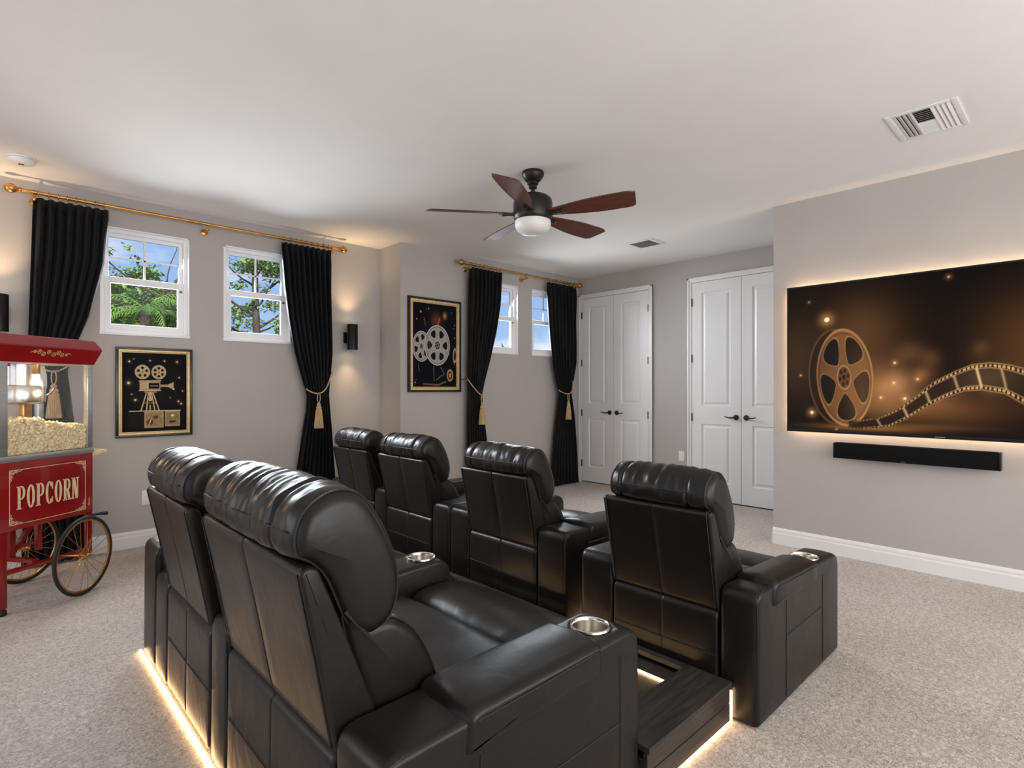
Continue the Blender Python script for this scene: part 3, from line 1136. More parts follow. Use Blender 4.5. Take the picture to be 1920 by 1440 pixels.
def curtain(label, y, left, right, ztie, folds, rod_z=2.64, seed=0, ring_x=None):
    """left/right: keyed edges (z, x)"""
    xc = (left[0][1] + right[0][1]) / 2
    t = thing('curtain', label, 'curtain', (xc, y, 0), 0, 'black velvet curtains')
    rnd = random.Random(seed)
    nz, nx = 90, folds * 12
    zt = rod_z - 0.035
    amps = [0.7 + 0.6 * rnd.random() for _ in range(folds + 2)]
    ph = rnd.random() * 6
    rings = []
    wtop = right[0][1] - left[0][1]
    for i in range(nz + 1):
        z = zt - (zt - 0.012) * i / nz
        L_, R_ = lerp_key(left, z), lerp_key(right, z)
        w = R_ - L_
        row = []
        pinch = math.exp(-((z - ztie) / 0.22) ** 2)
        top = max(0, 1 - (zt - z) / 0.14)
        A = 0.033 * (1 - 0.5 * pinch) * (1 - 0.45 * top) * (0.75 + 0.25 * w / wtop)
        for j in range(nx + 1):
            u = j / nx
            c = u * folds
            a = amps[int(c) % len(amps)] * (1 - (c % 1)) + amps[(int(c) + 1) % len(amps)] * (c % 1)
            off = A * a * math.sin(2 * PI * c + 0.5 * math.sin(z * 1.7 + ph + u * 4))
            off += 0.006 * math.sin(2 * PI * c * 2.1 + z * 5) * (1 - top)
            xx = L_ + w * u + 0.006 * math.sin(2 * PI * c * 1.0 + 1.2) * w
            # belly of the gathered fabric
            row.append((xx - xc, off - 0.02 * pinch * math.sin(PI * u), z))
        rings.append(row)
    m = MB()
    m.grid_rings(rings, close=False)
    cl = m.build('fabric', M_CURTAIN, t, angle=180)
    md = cl.modifiers.new('thickness', 'SOLIDIFY')
    md.thickness = 0.004
    # header tape
    m = MB()
    row0 = [(p[0], p[1] - 0.004, zt - 0.001) for p in rings[0]]
    row1 = [(p[0], p[1] - 0.004, zt - 0.085) for p in rings[0]]
    m.grid_rings([row0, row1], close=False)
    hd = m.build('header', M_CURTAIN, t, angle=180)
    md = hd.modifiers.new('thickness', 'SOLIDIFY')
    md.thickness = 0.003
    n = folds
    for k in range(n):
        x = left[0][1] + (right[0][1] - left[0][1]) * (k + 0.5) / n - xc
        m = MB()
        m.tube([(x + 0.003 * math.sin(k), 0.019 * math.cos(2 * PI * q / 20), rod_z + 0.019 * math.sin(2 * PI * q / 20) - 0.002) for q in range(20)], 0.0028, 6, closed=True)
        m.tube([(x, 0, rod_z - 0.022), (x, 0, rod_z - 0.040)], 0.0025, 6)
        m.build('curtain_ring', M_BRASS, t)
    return t


def tieback(label, y, xc, w, z_tie, hook, slack=0.09, ztas=None):
    """cord swag round the curtain from the hook, with a tassel hanging from its lowest point"""
    hx, hz = hook
    t = thing('curtain_tieback', label, 'tassel tieback', (xc, y, z_tie), 0, 'tan tassel tiebacks')
    x0, x1 = -w / 2, w / 2
    s = 1 if hx > xc else -1
    m = MB()
    far, near = (-s * w / 2), (s * w / 2)
    front, back = [], []
    for q in range(21):
        u = q / 20
        x = near + (far - near) * u
        zz = (hz - z_tie) * (1 - u) ** 2 - 0.0 + 0.05 * u ** 2 * 0.6 - slack * math.sin(PI * u) * 0.55
        yy = -0.075 * math.sin(PI * u) - 0.012
        front.append((x, yy, zz))
    for q in range(1, 8):
        u = q / 8
        x = far + (near - far) * u
        back.append((x, 0.036 * math.sin(PI * u) + 0.0, front[-1][2] + (front[0][2] - front[-1][2]) * u))
    m.tube(front + back, 0.0062, 8, closed=True)
    m.build('cord', M_ROPE, t)
    m = MB()
    wall = (YW if y > 5 else YJ) - y
    m.tube([(near, wall - 0.002, front[0][2]), (near + s * 0.004, 0.0, front[0][2] + 0.004), (near + s * 0.006, -0.018, front[0][2] + 0.018)], 0.0045, 8)
    m.build('hook', M_BRASS, t)
    lo = min(front, key=lambda p: p[2])
    tx, ty, tz = lo
    m = MB()
    lp = []
    for q in range(16):
        a = 2 * PI * q / 16
        lp.append((tx + 0.014 * math.sin(a), ty - 0.010, tz - 0.043 + 0.048 * math.cos(a)))
    m.tube(lp, 0.0042, 6, closed=True)
    m.build('loop', M_ROPE, t)
    m = MB()
    # turned head and ribbed skirt
    prof = [(0.004, 0.0), (0.016, -0.006), (0.020, -0.018), (0.014, -0.030), (0.024, -0.036), (0.027, -0.048), (0.021, -0.060), (0.026, -0.066), (0.030, -0.10), (0.037, -0.17), (0.043, -0.235), (0.042, -0.24), (0.0, -0.236)]
    rings = []
    n = 40
    for r, h in prof:
        ring = []
        for k in range(n):
            a = 2 * PI * k / n
            rr = r * (1 + (0.07 * math.cos(a * 20) if h < -0.062 else 0))
            ring.append((tx + rr * math.cos(a), ty - 0.012 + rr * math.sin(a) * 0.75, tz - 0.088 + h))
        rings.append(ring)
    m.grid_rings(rings, cap=False)
    tag(m.build('tassel', M_ROPE, t), 'tan silk tassel with a turned head')
    return t


yR = 5.15
curtain_rod('long brass curtain rod above the two windows on the left', 0.20, 2.55, yR, 2.64)
curtain_rod('shorter brass curtain rod above the two windows beside the closet doors', 3.83, 5.74, 4.75, 2.635)
curtain('black curtain hanging behind the popcorn cart at the left window', yR,
        [(2.6, 0.263), (1.5, 0.235), (1.3, 0.24), (0, 0.20)],
        [(2.6, 0.695), (2.2, 0.67), (1.8, 0.58), (1.55, 0.49), (1.38, 0.45), (1.2, 0.47), (0.6, 0.53), (0, 0.58)], 1.38, 8, seed=1)
curtain('tied black curtain between the right edge of the second window and the wall sconce', yR,
        [(2.6, 1.99), (2.2, 2.02), (1.9, 2.06), (1.6, 2.12), (1.35, 2.19), (1.20, 2.235), (1.05, 2.23), (0.6, 2.16), (0, 2.06)],
        [(2.6, 2.47), (1.6, 2.485), (1.2, 2.45), (0.9, 2.475), (0, 2.53)], 1.19, 9, seed=2)
curtain('tied black curtain between the reel picture and the narrow window', 4.75,
        [(2.6, 3.885), (1.3, 3.87), (0, 3.86)],
        [(2.6, 4.38), (2.2, 4.34), (1.9, 4.27), (1.6, 4.18), (1.35, 4.10), (1.18, 4.06), (1.0, 4.08), (0.5, 4.15), (0, 4.20)], 1.18, 8, rod_z=2.635, seed=3)
curtain('tied black curtain in the corner beside the white closet doors', 4.75,
        [(2.6, 5.16), (2.2, 5.19), (1.9, 5.215), (1.6, 5.26), (1.35, 5.32), (1.2, 5.375), (1.05, 5.36), (0.6, 5.29), (0, 5.21)],
        [(2.6, 5.70), (1.6, 5.69), (1.2, 5.62), (0.9, 5.66), (0, 5.76)], 1.2, 8, rod_z=2.635, seed=4)
tieback('tan tassel tieback seen through the glass of the popcorn cart', yR, 0.345, 0.235, 1.40, (0.22, 1.49))
tieback('tan tassel tieback on the curtain beside the wall sconce', yR, 2.345, 0.25, 1.22, (2.49, 1.40))
tieback('tan tassel tieback on the curtain beside the reel picture', 4.75, 3.965, 0.22, 1.20, (3.83, 1.36))
tieback('tan tassel tieback on the curtain beside the closet doors', 4.75, 5.50, 0.27, 1.20, (5.66, 1.36))


# ================================================================== PICTURES (content computed point by point on a flat canvas)
class Pic:
    def __init__(self, w, h, res):
        self.w, self.h = w, h
        self.nx, self.ny = int(w / res) + 1, int(h / res) + 1
        self.res = w / (self.nx - 1)
        self.X, self.Y = np.meshgrid(np.linspace(0, w, self.nx), np.linspace(0, h, self.ny))
        self.C = np.zeros((self.ny, self.nx, 3), np.float32)

    def over(self, a, col):
        a = np.clip(a, 0, 1)[..., None]
        self.C = self.C * (1 - a) + np.array(col, np.float32) * a

    def add(self, a, col):
        self.C = self.C + a[..., None] * np.array(col, np.float32)

    def aa(self, d):
        return np.clip(0.5 - d / self.res, 0, 1)

    def ell(self, cx, cy, rx, ry, rot=0):
        c, s = math.cos(rot), math.sin(rot)
        x, y = self.X - cx, self.Y - cy
        u, v = (x * c + y * s) / rx, (-x * s + y * c) / ry
        return (np.sqrt(u * u + v * v) - 1) * min(rx, ry)

    def gauss(self, cx, cy, rx, ry=None):
        ry = ry or rx
        return np.exp(-((self.X - cx) / rx) ** 2 - ((self.Y - cy) / ry) ** 2)

    def seg(self, ax, ay, bx, by, r):
        dx, dy = bx - ax, by - ay
        t = np.clip(((self.X - ax) * dx + (self.Y - ay) * dy) / (dx * dx + dy * dy + 1e-12), 0, 1)
        return np.hypot(self.X - ax - t * dx, self.Y - ay - t * dy) - r

    def rect(self, x0, x1, y0, y1):
        return np.maximum(np.maximum(x0 - self.X, self.X - x1), np.maximum(y0 - self.Y, self.Y - y1))

    def line(self, pts, r, col, a=1.0):
        for p, q in zip(pts[:-1], pts[1:]):
            self.over(self.aa(self.seg(*p, *q, r)) * a, col)

    def reel(self, cx, cy, rx, ry, rot, col, hole, hi, nh=5, ph=0.3, hr=0.27, hd=0.58, hub=0.2, hx=0.8):
        """film reel: rim, holes, hub"""
        self.over(self.aa(self.ell(cx, cy, rx, ry, rot)), col)
        self.over(self.aa(np.abs(self.ell(cx, cy, rx * 0.97, ry * 0.97, rot)) - 0.012 * ry), hi)
        self.over(self.aa(np.abs(self.ell(cx, cy, rx * 0.90, ry * 0.90, rot)) - 0.005 * ry), tuple(x * 0.45 for x in col))
        cr, sr = math.cos(rot), math.sin(rot)
        for k in range(nh):
            a = ph + 2 * PI * k / nh
            u, v = math.cos(a) * hd, math.sin(a) * hd
            x = self.X - cx
            y = self.Y - cy
            U, V = (x * cr + y * sr) / rx, (-x * sr + y * cr) / ry
            du, dv = U - u, V - v
            rad = du * math.cos(a) + dv * math.sin(a)
            tan = -du * math.sin(a) + dv * math.cos(a)
            wd = hr * hx * 1.1 * (1 + 0.55 * rad / hr)
            d = (np.sqrt((rad / hr) ** 2 + (tan / np.maximum(wd, 0.05)) ** 2) - 1) * min(rx, ry) * hr
            self.over(self.aa(np.abs(d) - 0.010 * ry), hi)
            self.over(self.aa(d), hole)
        self.over(self.aa(self.ell(cx, cy, rx * hub, ry * hub, rot)), tuple(x * 0.6 for x in col))
        self.over(self.aa(np.abs(self.ell(cx, cy, rx * hub, ry * hub, rot)) - 0.008 * ry), hi)
        for k in range(6):
            a = 2 * PI * k / 6 + 0.2
            x = cx + cr * rx * hub * 0.62 * math.cos(a) - sr * ry * hub * 0.62 * math.sin(a)
            y = cy + sr * rx * hub * 0.62 * math.cos(a) + cr * ry * hub * 0.62 * math.sin(a)
            self.over(self.aa(self.ell(x, y, rx * hub * 0.2, ry * hub * 0.2)), hole)
        self.over(self.aa(self.ell(cx, cy, rx * hub * 0.25, ry * hub * 0.25, rot)), hole)

    def mesh(self, name, fn, material, parent):
        """fn maps (X,Y) arrays to 3 coordinate arrays"""
        x, y, z = fn(self.X, self.Y)
        co = np.stack([x, y, z], -1).reshape(-1, 3).astype(np.float32)
        ny, nx = self.ny, self.nx
        idx = np.arange(ny * nx).reshape(ny, nx)
        f = np.stack([idx[:-1, :-1], idx[:-1, 1:], idx[1:, 1:], idx[1:, :-1]], -1).reshape(-1, 4).astype(np.int32)
        me = bpy.data.meshes.new(name)
        me.vertices.add(len(co))
        me.vertices.foreach_set('co', co.ravel())
        me.loops.add(f.size)
        me.loops.foreach_set('vertex_index', f.ravel())
        me.polygons.add(len(f))
        me.polygons.foreach_set('loop_start', np.arange(0, f.size, 4, dtype=np.int32))
        me.update(calc_edges=True)
        ca = me.color_attributes.new('picture', 'FLOAT_COLOR', 'POINT')
        rgba = np.ones((ny * nx, 4), np.float32)
        rgba[:, :3] = np.clip(self.C.reshape(-1, 3), 0, 1)
        ca.data.foreach_set('color', rgba.ravel())
        me.materials.append(material)
        o = bpy.data.objects.new(name, me)
        link(o)
        o.parent = parent
        return o


def pic_mat(name, strength=0.0, rough=0.3):
    m = bpy.data.materials.new(name)
    m.use_nodes = True
    t = m.node_tree
    b = t.nodes['Principled BSDF']
    at = t.nodes.new('ShaderNodeAttribute')
    at.attribute_name = 'picture'
    b.inputs['Roughness'].default_value = rough
    b.inputs['Specular IOR Level'].default_value = 0.03
    if strength:
        b.inputs['Base Color'].default_value = (0.002, 0.002, 0.002, 1)
        b.inputs['Specular IOR Level'].default_value = 0.05
        t.links.new(at.outputs['Color'], b.inputs['Emission Color'])
        b.inputs['Emission Strength'].default_value = strength
    else:
        t.links.new(at.outputs['Color'], b.inputs['Base Color'])
    return m


# ---- television
TW, TH = 2.00, 1.125
tx, ty0, tz0 = 4.60, 1.668, 0.924
tv = thing('television', 'large wall-mounted flat television showing a golden film reel, warm light behind it', 'television', (tx, ty0 - TW / 2, tz0))
m = MB()
m.box(0.0, 0.030, -TW / 2, TW / 2, 0, TH, 0.004)
m.build('casing', M_BLACK, tv)
m = MB()
bz = 0.012
for (a, b, c, d) in ((-TW / 2, -TW / 2 + bz, 0, TH), (TW / 2 - bz, TW / 2, 0, TH), (-TW / 2, TW / 2, 0, bz + 0.010), (-TW / 2, TW / 2, TH - bz, TH)):
    m.box(-0.005, 0.001, a, b, c, d, 0.001)
m.build('bezel', M_BLACK, tv)
m = MB()
m.box(0.03, 0.068, -0.35, 0.35, 0.3, 0.8, 0.003)
m.build('wall_bracket', M_BLACK, tv)
m = MB()
m.box(-0.0062, -0.0048, 0.005, 0.060, 0.008, 0.013)
m.build('maker_badge', M_STEEL, tv)
for (a, b, c, d) in ((-TW / 2 + 0.025, TW / 2 - 0.025, 0.03, 0.038), (-TW / 2 + 0.025, TW / 2 - 0.025, TH - 0.038, TH - 0.03),
                     (-TW / 2 + 0.025, -TW / 2 + 0.033, 0.04, TH - 0.04), (TW / 2 - 0.033, TW / 2 - 0.025, 0.04, TH - 0.04)):
    m = MB()
    m.box(0.031, 0.036, a, b, c, d)
    m.build('backlight', M_WARM2, tv, smooth=False)

P = Pic(TW - 2 * bz, TH - 2 * bz - 0.01, 0.0042)
P.X += bz
P.Y += tz0 + bz + 0.01            # picture coordinates: metres from the left edge and height above the floor
P.C[:] = (0.0022, 0.0018, 0.0018)
P.add(P.gauss(0.35, 1.5, 0.55, 0.5), (0.0186, 0.0081, 0.0025))
P.add(P.gauss(0.52, 1.66, 0.20, 0.22), (0.0682, 0.0298, 0.0099))
P.add(P.gauss(0.62, 1.28, 0.14, 0.16), (0.1860, 0.0806, 0.0279))
P.add(P.gauss(0.72, 1.29, 0.075, 0.08), (0.2232, 0.1116, 0.0496))
P.add(P.gauss(0.70, 1.16, 0.20, 0.10), (0.1240, 0.0527, 0.0174))
P.add(P.gauss(0.98, 1.12, 0.28, 0.10), (0.1054, 0.0422, 0.0124))
P.add(P.gauss(0.85, 1.33, 0.05, 0.05), (0.0806, 0.0341, 0.0112))
P.add(P.gauss(1.45, 1.55, 0.26, 0.28), (0.0744, 0.0279, 0.0074))
P.add(P.gauss(1.75, 1.3, 0.35, 0.2), (0.0620, 0.0248, 0.0074))
P.add(P.gauss(0.05, 1.5, 0.15, 0.25), (0.0217, 0.0099, 0.0031))
rs = np.random.RandomState(4)
for _ in range(26):
    P.add(P.gauss(0.4 + rs.rand() * 0.9, 1.08 + rs.rand() * 0.45, 0.03 + rs.rand() * 0.05), np.array((0.05, 0.022, 0.008)) * (0.3 + rs.rand()))
for (x, y, r, g) in ((0.284, 1.775, 0.017, 1), (0.181, 1.075, 0.011, 0.9), (0.714, 1.437, 0.007, 0.7), (0.709, 1.298, 0.006, 0.8), (0.632, 1.194, 0.006, 0.8),
                     (0.773, 1.189, 0.008, 0.9), (1.012, 1.993, 0.007, 0.35), (0.845, 1.322, 0.008, 0.5), (0.10, 1.36, 0.005, 0.5), (0.16, 1.92, 0.005, 0.3), (0.35, 0.955, 0.007, 0.8)):
    P.add(P.gauss(x, y, r * 2.6), np.array((0.30, 0.13, 0.04)) * g)
    P.over(P.aa(P.ell(x, y, r, r)) * g, (1.0, 0.78, 0.48))
# glossy table under the reel
P.over(np.clip((1.03 - P.Y) / 0.05, 0, 1) * 0.75, (0.010, 0.006, 0.004))
P.add(P.gauss(0.55, 0.975, 0.28, 0.02), (0.22, 0.09, 0.025))
P.add(P.gauss(0.85, 1.00, 0.3, 0.02), (0.08, 0.035, 0.01))
# reel: a darker rear disc, then the face
P.over(P.aa(P.ell(0.345, 1.345, 0.185, 0.355, 0.05)), (0.020, 0.009, 0.004))
P.over(P.aa(np.abs(P.ell(0.345, 1.345, 0.183, 0.352, 0.05)) - 0.004), (0.10, 0.045, 0.016))
P.reel(0.400, 1.340, 0.186, 0.362, 0.06, (0.17, 0.072, 0.025), (0.012, 0.006, 0.004), (0.36, 0.17, 0.062), nh=5, ph=PI / 2 + 0.63, hr=0.275, hd=0.60, hub=0.235, hx=0.95)
rim = P.aa(P.ell(0.400, 1.340, 0.186, 0.362, 0.06))
P.C *= 1 - (0.45 * rim * np.clip((0.36 - P.X) / 0.16, 0, 1))[..., None]
P.add(rim * P.gauss(0.52, 1.22, 0.10, 0.28), (0.07, 0.032, 0.012))
# film ribbon
xs_t = [0.42, 0.506, 0.621, 0.731, 0.836, 0.938, 1.036, 1.130, 1.220, 1.308, 1.40, 1.55, 1.75, 2.0]
ys_t = [1.025, 1.031, 1.056, 1.118, 1.209, 1.309, 1.368, 1.414, 1.423, 1.408, 1.375, 1.34, 1.36, 1.45]
xs_b = [0.42, 0.506, 0.676, 0.795, 0.898, 0.997, 1.092, 1.184, 1.290, 1.375, 1.45, 1.6, 1.8, 2.0]
ys_b = [0.968, 0.964, 0.986, 1.056, 1.135, 1.198, 1.241, 1.248, 1.225, 1.163, 1.12, 1.08, 1.10, 1.2]
yt = np.interp(P.X, xs_t, ys_t)
yb = np.interp(P.X, xs_b, ys_b)
v = (P.Y - yb) / np.maximum(yt - yb, 1e-4)
inside = np.clip(np.minimum(v, 1 - v) * 60, 0, 1) * np.clip((P.X - 0.42) * 60, 0, 1)
P.over(inside * 0.93, (0.020, 0.011, 0.006))
P.add(inside * P.gauss(1.2, 1.33, 0.13, 0.1), (0.05, 0.028, 0.012))
bright = 0.25 + 0.9 * np.exp(-((P.X - 1.20) / 0.30) ** 2) + 0.35 * np.exp(-((P.X - 0.78) / 0.2) ** 2)
s_arc = P.X * 1.18
perf = (np.abs((s_arc / 0.0255) % 1 - 0.5) < 0.27).astype(np.float32)
for lo, hi in ((0.05, 0.15), (0.85, 0.95)):
    band = np.clip((v - lo) * 80, 0, 1) * np.clip((hi - v) * 80, 0, 1) * inside
    P.over(band * perf * np.clip(bright, 0, 1), (0.62, 0.36, 0.16))
for e in (0.01, 0.99, 0.18, 0.82):
    P.over(np.exp(-((v - e) / 0.018) ** 2) * np.clip(bright * 0.55, 0, 0.9) * np.clip((P.X - 0.42) * 60, 0, 1), (0.60, 0.30, 0.11))
for xx, g in ((0.62, 0.4), (0.775, 0.6), (0.90, 0.5), (1.05, 0.5), (1.165, 1.0), (1.285, 0.5), (1.40, 0.4), (1.55, 0.4), (1.72, 0.4)):
    slant = xx + (v - 0.5) * -0.035
    P.over(np.exp(-((P.X - slant) / 0.006) ** 2) * inside * (v > 0.15) * (v < 0.85) * g, (0.75, 0.48, 0.24))
P.X -= bz
P.Y -= tz0 + bz + 0.01
P.mesh('screen', lambda X, Y: (X * 0 - 0.0012, TW / 2 - bz - X, Y + bz + 0.01), pic_mat('screen_picture', 1.0, 0.25), tv)

# ---- soundbar
sb = thing('soundbar', 'long black soundbar mounted on the wall under the television', 'soundbar', (4.60, (1.325 + 0.40) / 2, 0.745))
m = MB()
m.box(-0.035, 0.045, -0.455, 0.455, 0, 0.113, 0.006)
m.build('grille', mat('black_speaker_cloth', (0.006, 0.006, 0.0065), 0.85, spec=0.1, noise_scale=300, noise_amt=0.4, bump=0.3, bump_scale=500), sb)
for s in (-1, 1):
    m = MB()
    m.box(-0.037, 0.047, s * 0.4625 - 0.0065, s * 0.4625 + 0.0065, -0.001, 0.114, 0.004)
    m.build('end_cap', M_BLACK, sb)
m = MB()
m.box(-0.0365, -0.0345, 0.02, 0.05, 0.006, 0.011)
m.build('badge', M_STEEL, sb)
m = MB()
m.box(0.045, 0.0695, -0.3, 0.3, 0.03, 0.08)
m.build('wall_bracket', M_BLACK, sb)


# ---- framed pictures
def framed(label, x0, w, h, z0, yw, fw, gw, pic, group='framed cinema pictures'):
    t = thing('framed_picture', label, 'framed picture', (x0 + w / 2, yw, z0), 0, group)
    X0, X1 = -w / 2, w / 2
    def ring(m, i0, i1, ya, yb, bev=0.002):
        m.box(X0 + i0, X1 - i0, ya, yb, i0, i1, bev)
        m.box(X0 + i0, X1 - i0, ya, yb, h - i1, h - i0, bev)
        m.box(X0 + i0, X0 + i1, ya, yb, i1, h - i1, bev)
        m.box(X1 - i1, X1 - i0, ya, yb, i1, h - i1, bev)
    m = MB()
    ring(m, 0, fw, -0.032, 0)
    m.build('frame', M_FRAME, t)
    m = MB()
    ring(m, fw, fw + gw * 0.68, -0.026, -0.002, 0.003)
    ring(m, fw + gw * 0.74, fw + gw, -0.024, -0.002, 0.002)
    tag(m.build('gold_slip', M_GOLD, t), 'gold inner moulding')
    i = fw + gw
    m = MB()
    m.box(X0 + fw, X1 - fw, -0.010, -0.002, fw, h - fw)
    m.build('backing', M_FRAME, t)
    pic.mesh('print', lambda X, Y: (X0 + i + X, X * 0 - 0.0115, Y + i), pic_mat('printed_picture', 0, 0.45), t)
    return t


GC = (0.42, 0.29, 0.15)
GH = (0.72, 0.56, 0.34)
i1 = 0.018 + 0.024
w1, h1 = 0.53, 0.712
P = Pic(w1 - 2 * i1, h1 - 2 * i1, 0.0019)
P.X += i1
P.Y += i1
P.C[:] = (0.006, 0.006, 0.008)
rs = np.random.RandomState(7)
P.add(P.gauss(0.25, 0.35, 0.2, 0.3), (0.006, 0.005, 0.004))
for (x, y, r) in ((0.09, 0.60, 0.006), (0.12, 0.62, 0.003), (0.23, 0.61, 0.0045), (0.33, 0.61, 0.005), (0.42, 0.605, 0.006), (0.085, 0.43, 0.009), (0.13, 0.295, 0.007), (0.435, 0.475, 0.005),
                  (0.46, 0.365, 0.004), (0.43, 0.28, 0.006), (0.45, 0.26, 0.006), (0.37, 0.31, 0.003), (0.105, 0.34, 0.004), (0.39, 0.39, 0.004)):
    P.add(P.gauss(x, y, r * 2), (0.14, 0.09, 0.04))
    P.over(P.aa(P.ell(x, y, r, r)), (0.75, 0.62, 0.42))
for cx in (0.178, 0.290):
    P.reel(cx, 0.518, 0.051, 0.057, 0, (0.50, 0.38, 0.24), (0.03, 0.015, 0.01), (0.72, 0.58, 0.40), nh=5 if cx < 0.2 else 6, ph=PI / 2, hr=0.21, hd=0.55, hub=0.16, hx=0.9)
P.over(P.aa(P.rect(0.158, 0.300, 0.372, 0.443)), GC)                # camera body
P.over(P.aa(P.rect(0.163, 0.216, 0.378, 0.437)), (0.50, 0.37, 0.20))
P.over(P.aa(P.rect(0.220, 0.294, 0.385, 0.430)), (0.012, 0.008, 0.008))
P.over(P.aa(P.rect(0.228, 0.285, 0.405, 0.409)), (0.5, 0.45, 0.4))
P.line([(0.155, 0.446), (0.303, 0.449)], 0.003, GH)
P.line([(0.155, 0.370), (0.303, 0.370)], 0.003, GH)
P.line([(0.215, 0.372), (0.215, 0.443)], 0.002, GH)
P.over(P.aa(P.seg(0.303, 0.408, 0.365, 0.408, 0.010)), GC)          # lens and hood
for k in range(18):
    P.over(P.aa(P.rect(0.355 + 0.0022 * k, 0.358 + 0.0022 * k, 0.408 - 0.010 - 0.0012 * k, 0.408 + 0.010 + 0.0012 * k)), GC if k % 3 else GH)
P.over(P.aa(P.ell(0.396, 0.380, 0.006, 0.006)), GH)
P.over(P.aa(P.rect(0.19, 0.275, 0.352, 0.368)), (0.30, 0.2, 0.11))
for (a, b) in (((0.205, 0.352), (0.168, 0.210)), ((0.218, 0.352), (0.205, 0.210)), ((0.250, 0.352), (0.292, 0.208)), ((0.240, 0.352), (0.262, 0.212)), ((0.230, 0.25), (0.230, 0.208))):
    P.line([a, b], 0.0045, GC)
    P.line([a, b], 0.0014, GH)
P.line([(0.190, 0.27), (0.272, 0.27)], 0.0025, GC)
P.over(P.aa(P.ell(0.231, 0.300, 0.013, 0.015)), (0.75, 0.60, 0.36))
P.over(P.aa(P.ell(0.231, 0.300, 0.006, 0.007)), (0.3, 0.2, 0.1))
P.line([(0.230, 0.35), (0.230, 0.315)], 0.006, GH)
P.over(P.aa(P.rect(0.190, 0.324, 0.070, 0.200)), GC)                # crates
P.over(P.aa(P.rect(0.199, 0.315, 0.080, 0.190)), (0.30, 0.205, 0.10))
P.over(P.aa(P.rect(0.334, 0.440, 0.078, 0.203)), GC)
P.over(P.aa(P.rect(0.342, 0.432, 0.088, 0.190)), (0.26, 0.18, 0.09))
P.over(P.aa(P.rect(0.085, 0.186, 0.072, 0.198)) * 0.6, (0.020, 0.017, 0.016))
P.line([(0.09, 0.206), (0.330, 0.206)], 0.003, GH)
P.line([(0.336, 0.206), (0.444, 0.206)], 0.003, GH)
P.over(P.aa(P.ell(0.228, 0.115, 0.022, 0.024)), (0.10, 0.04, 0.02))
P.line([(0.222, 0.095), (0.236, 0.135)], 0.003, GH)
P.over(P.aa(P.ell(0.268, 0.155, 0.018, 0.013)), (0.12, 0.05, 0.02))
for _ in range(60):
    x, y = 0.2 + rs.rand() * 0.235, 0.085 + rs.rand() * 0.1
    if 0.315 < x < 0.343:
        continue
    P.over(P.aa(P.ell(x, y, 0.002 + rs.rand() * 0.004, 0.002)) * 0.7, GH if rs.rand() > 0.4 else (0.1, 0.05, 0.03))
P.over(P.aa(P.ell(0.387, 0.165, 0.012, 0.010)), (0.8, 0.68, 0.42))
P.over(P.aa(P.ell(0.387, 0.115, 0.024, 0.010)), (0.06, 0.03, 0.015))
P.X -= i1
P.Y -= i1
framed('black and gold framed picture of an old film camera below the left window', 0.751, w1, h1, 0.872, YW, 0.018, 0.024, P)

i2 = 0.022 + 0.034
w2, h2 = 0.68, 0.99
P = Pic(w2 - 2 * i2, h2 - 2 * i2, 0.0026)
P.X += i2
P.Y += i2
P.C[:] = (0.007, 0.007, 0.009)
P.add(P.gauss(0.36, 0.76, 0.06, 0.07), (0.12, 0.035, 0.010))
P.line([(0.38, 0.72), (0.40, 0.79)], 0.008, (0.35, 0.16, 0.06), 0.7)
P.line([(0.22, 0.70), (0.20, 0.78)], 0.006, (0.20, 0.08, 0.03), 0.7)
P.add(P.gauss(0.47, 0.82, 0.02, 0.03), (0.35, 0.22, 0.11))
for (x, y, r) in ((0.16, 0.84, 0.012), (0.11, 0.76, 0.008), (0.26, 0.88, 0.008), (0.23, 0.87, 0.005), (0.56, 0.86, 0.005), (0.60, 0.73, 0.006), (0.59, 0.69, 0.005), (0.60, 0.59, 0.008), (0.09, 0.10, 0.008), (0.10, 0.13, 0.005)):
    P.over(P.aa(P.ell(x, y, r * 0.8, r)) * 0.8, (0.50, 0.44, 0.34))
SR = (0.34, 0.32, 0.29)
SH = (0.60, 0.58, 0.53)
P.reel(0.168, 0.478, 0.112, 0.160, 0, SR, (0.016, 0.010, 0.009), SH, nh=6, ph=0.3, hr=0.205, hd=0.60, hub=0.22, hx=0.85)
P.reel(0.372, 0.498, 0.165, 0.215, 0, SR, (0.014, 0.010, 0.010), SH, nh=6, ph=0.0, hr=0.200, hd=0.60, hub=0.24, hx=0.85)
for (cx, cy, rx, ry) in ((0.168, 0.478, 0.100, 0.146), (0.372, 0.498, 0.150, 0.198)):
    P.over(P.aa(np.abs(P.ell(cx, cy, rx, ry)) - 0.0022), (0.12, 0.11, 0.10))
P.over(P.aa(np.abs(P.ell(0.54, 0.180, 0.036, 0.055)) - 0.008), (0.42, 0.22, 0.09))
P.over(P.aa(P.ell(0.54, 0.180, 0.016, 0.026)), (0.50, 0.27, 0.12))
P.line([(0.60, 0.47), (0.585, 0.36), (0.60, 0.30)], 0.007, (0.22, 0.11, 0.05))
P.over(P.aa(np.abs(P.ell(0.605, 0.40, 0.02, 0.07)) - 0.004), (0.35, 0.30, 0.25))
P.line([(0.13, 0.29), (0.14, 0.22)], 0.003, SR, 0.5)
P.line([(0.32, 0.27), (0.33, 0.12)], 0.004, SR, 0.4)
P.line([(0.42, 0.26), (0.46, 0.20), (0.44, 0.17)], 0.004, SR, 0.5)
P.line([(0.36, 0.13), (0.43, 0.18)], 0.004, SR, 0.5)
P.line([(0.20, 0.085), (0.38, 0.075), (0.48, 0.11)], 0.009, (0.20, 0.11, 0.07), 0.8)
P.X -= i2
P.Y -= i2
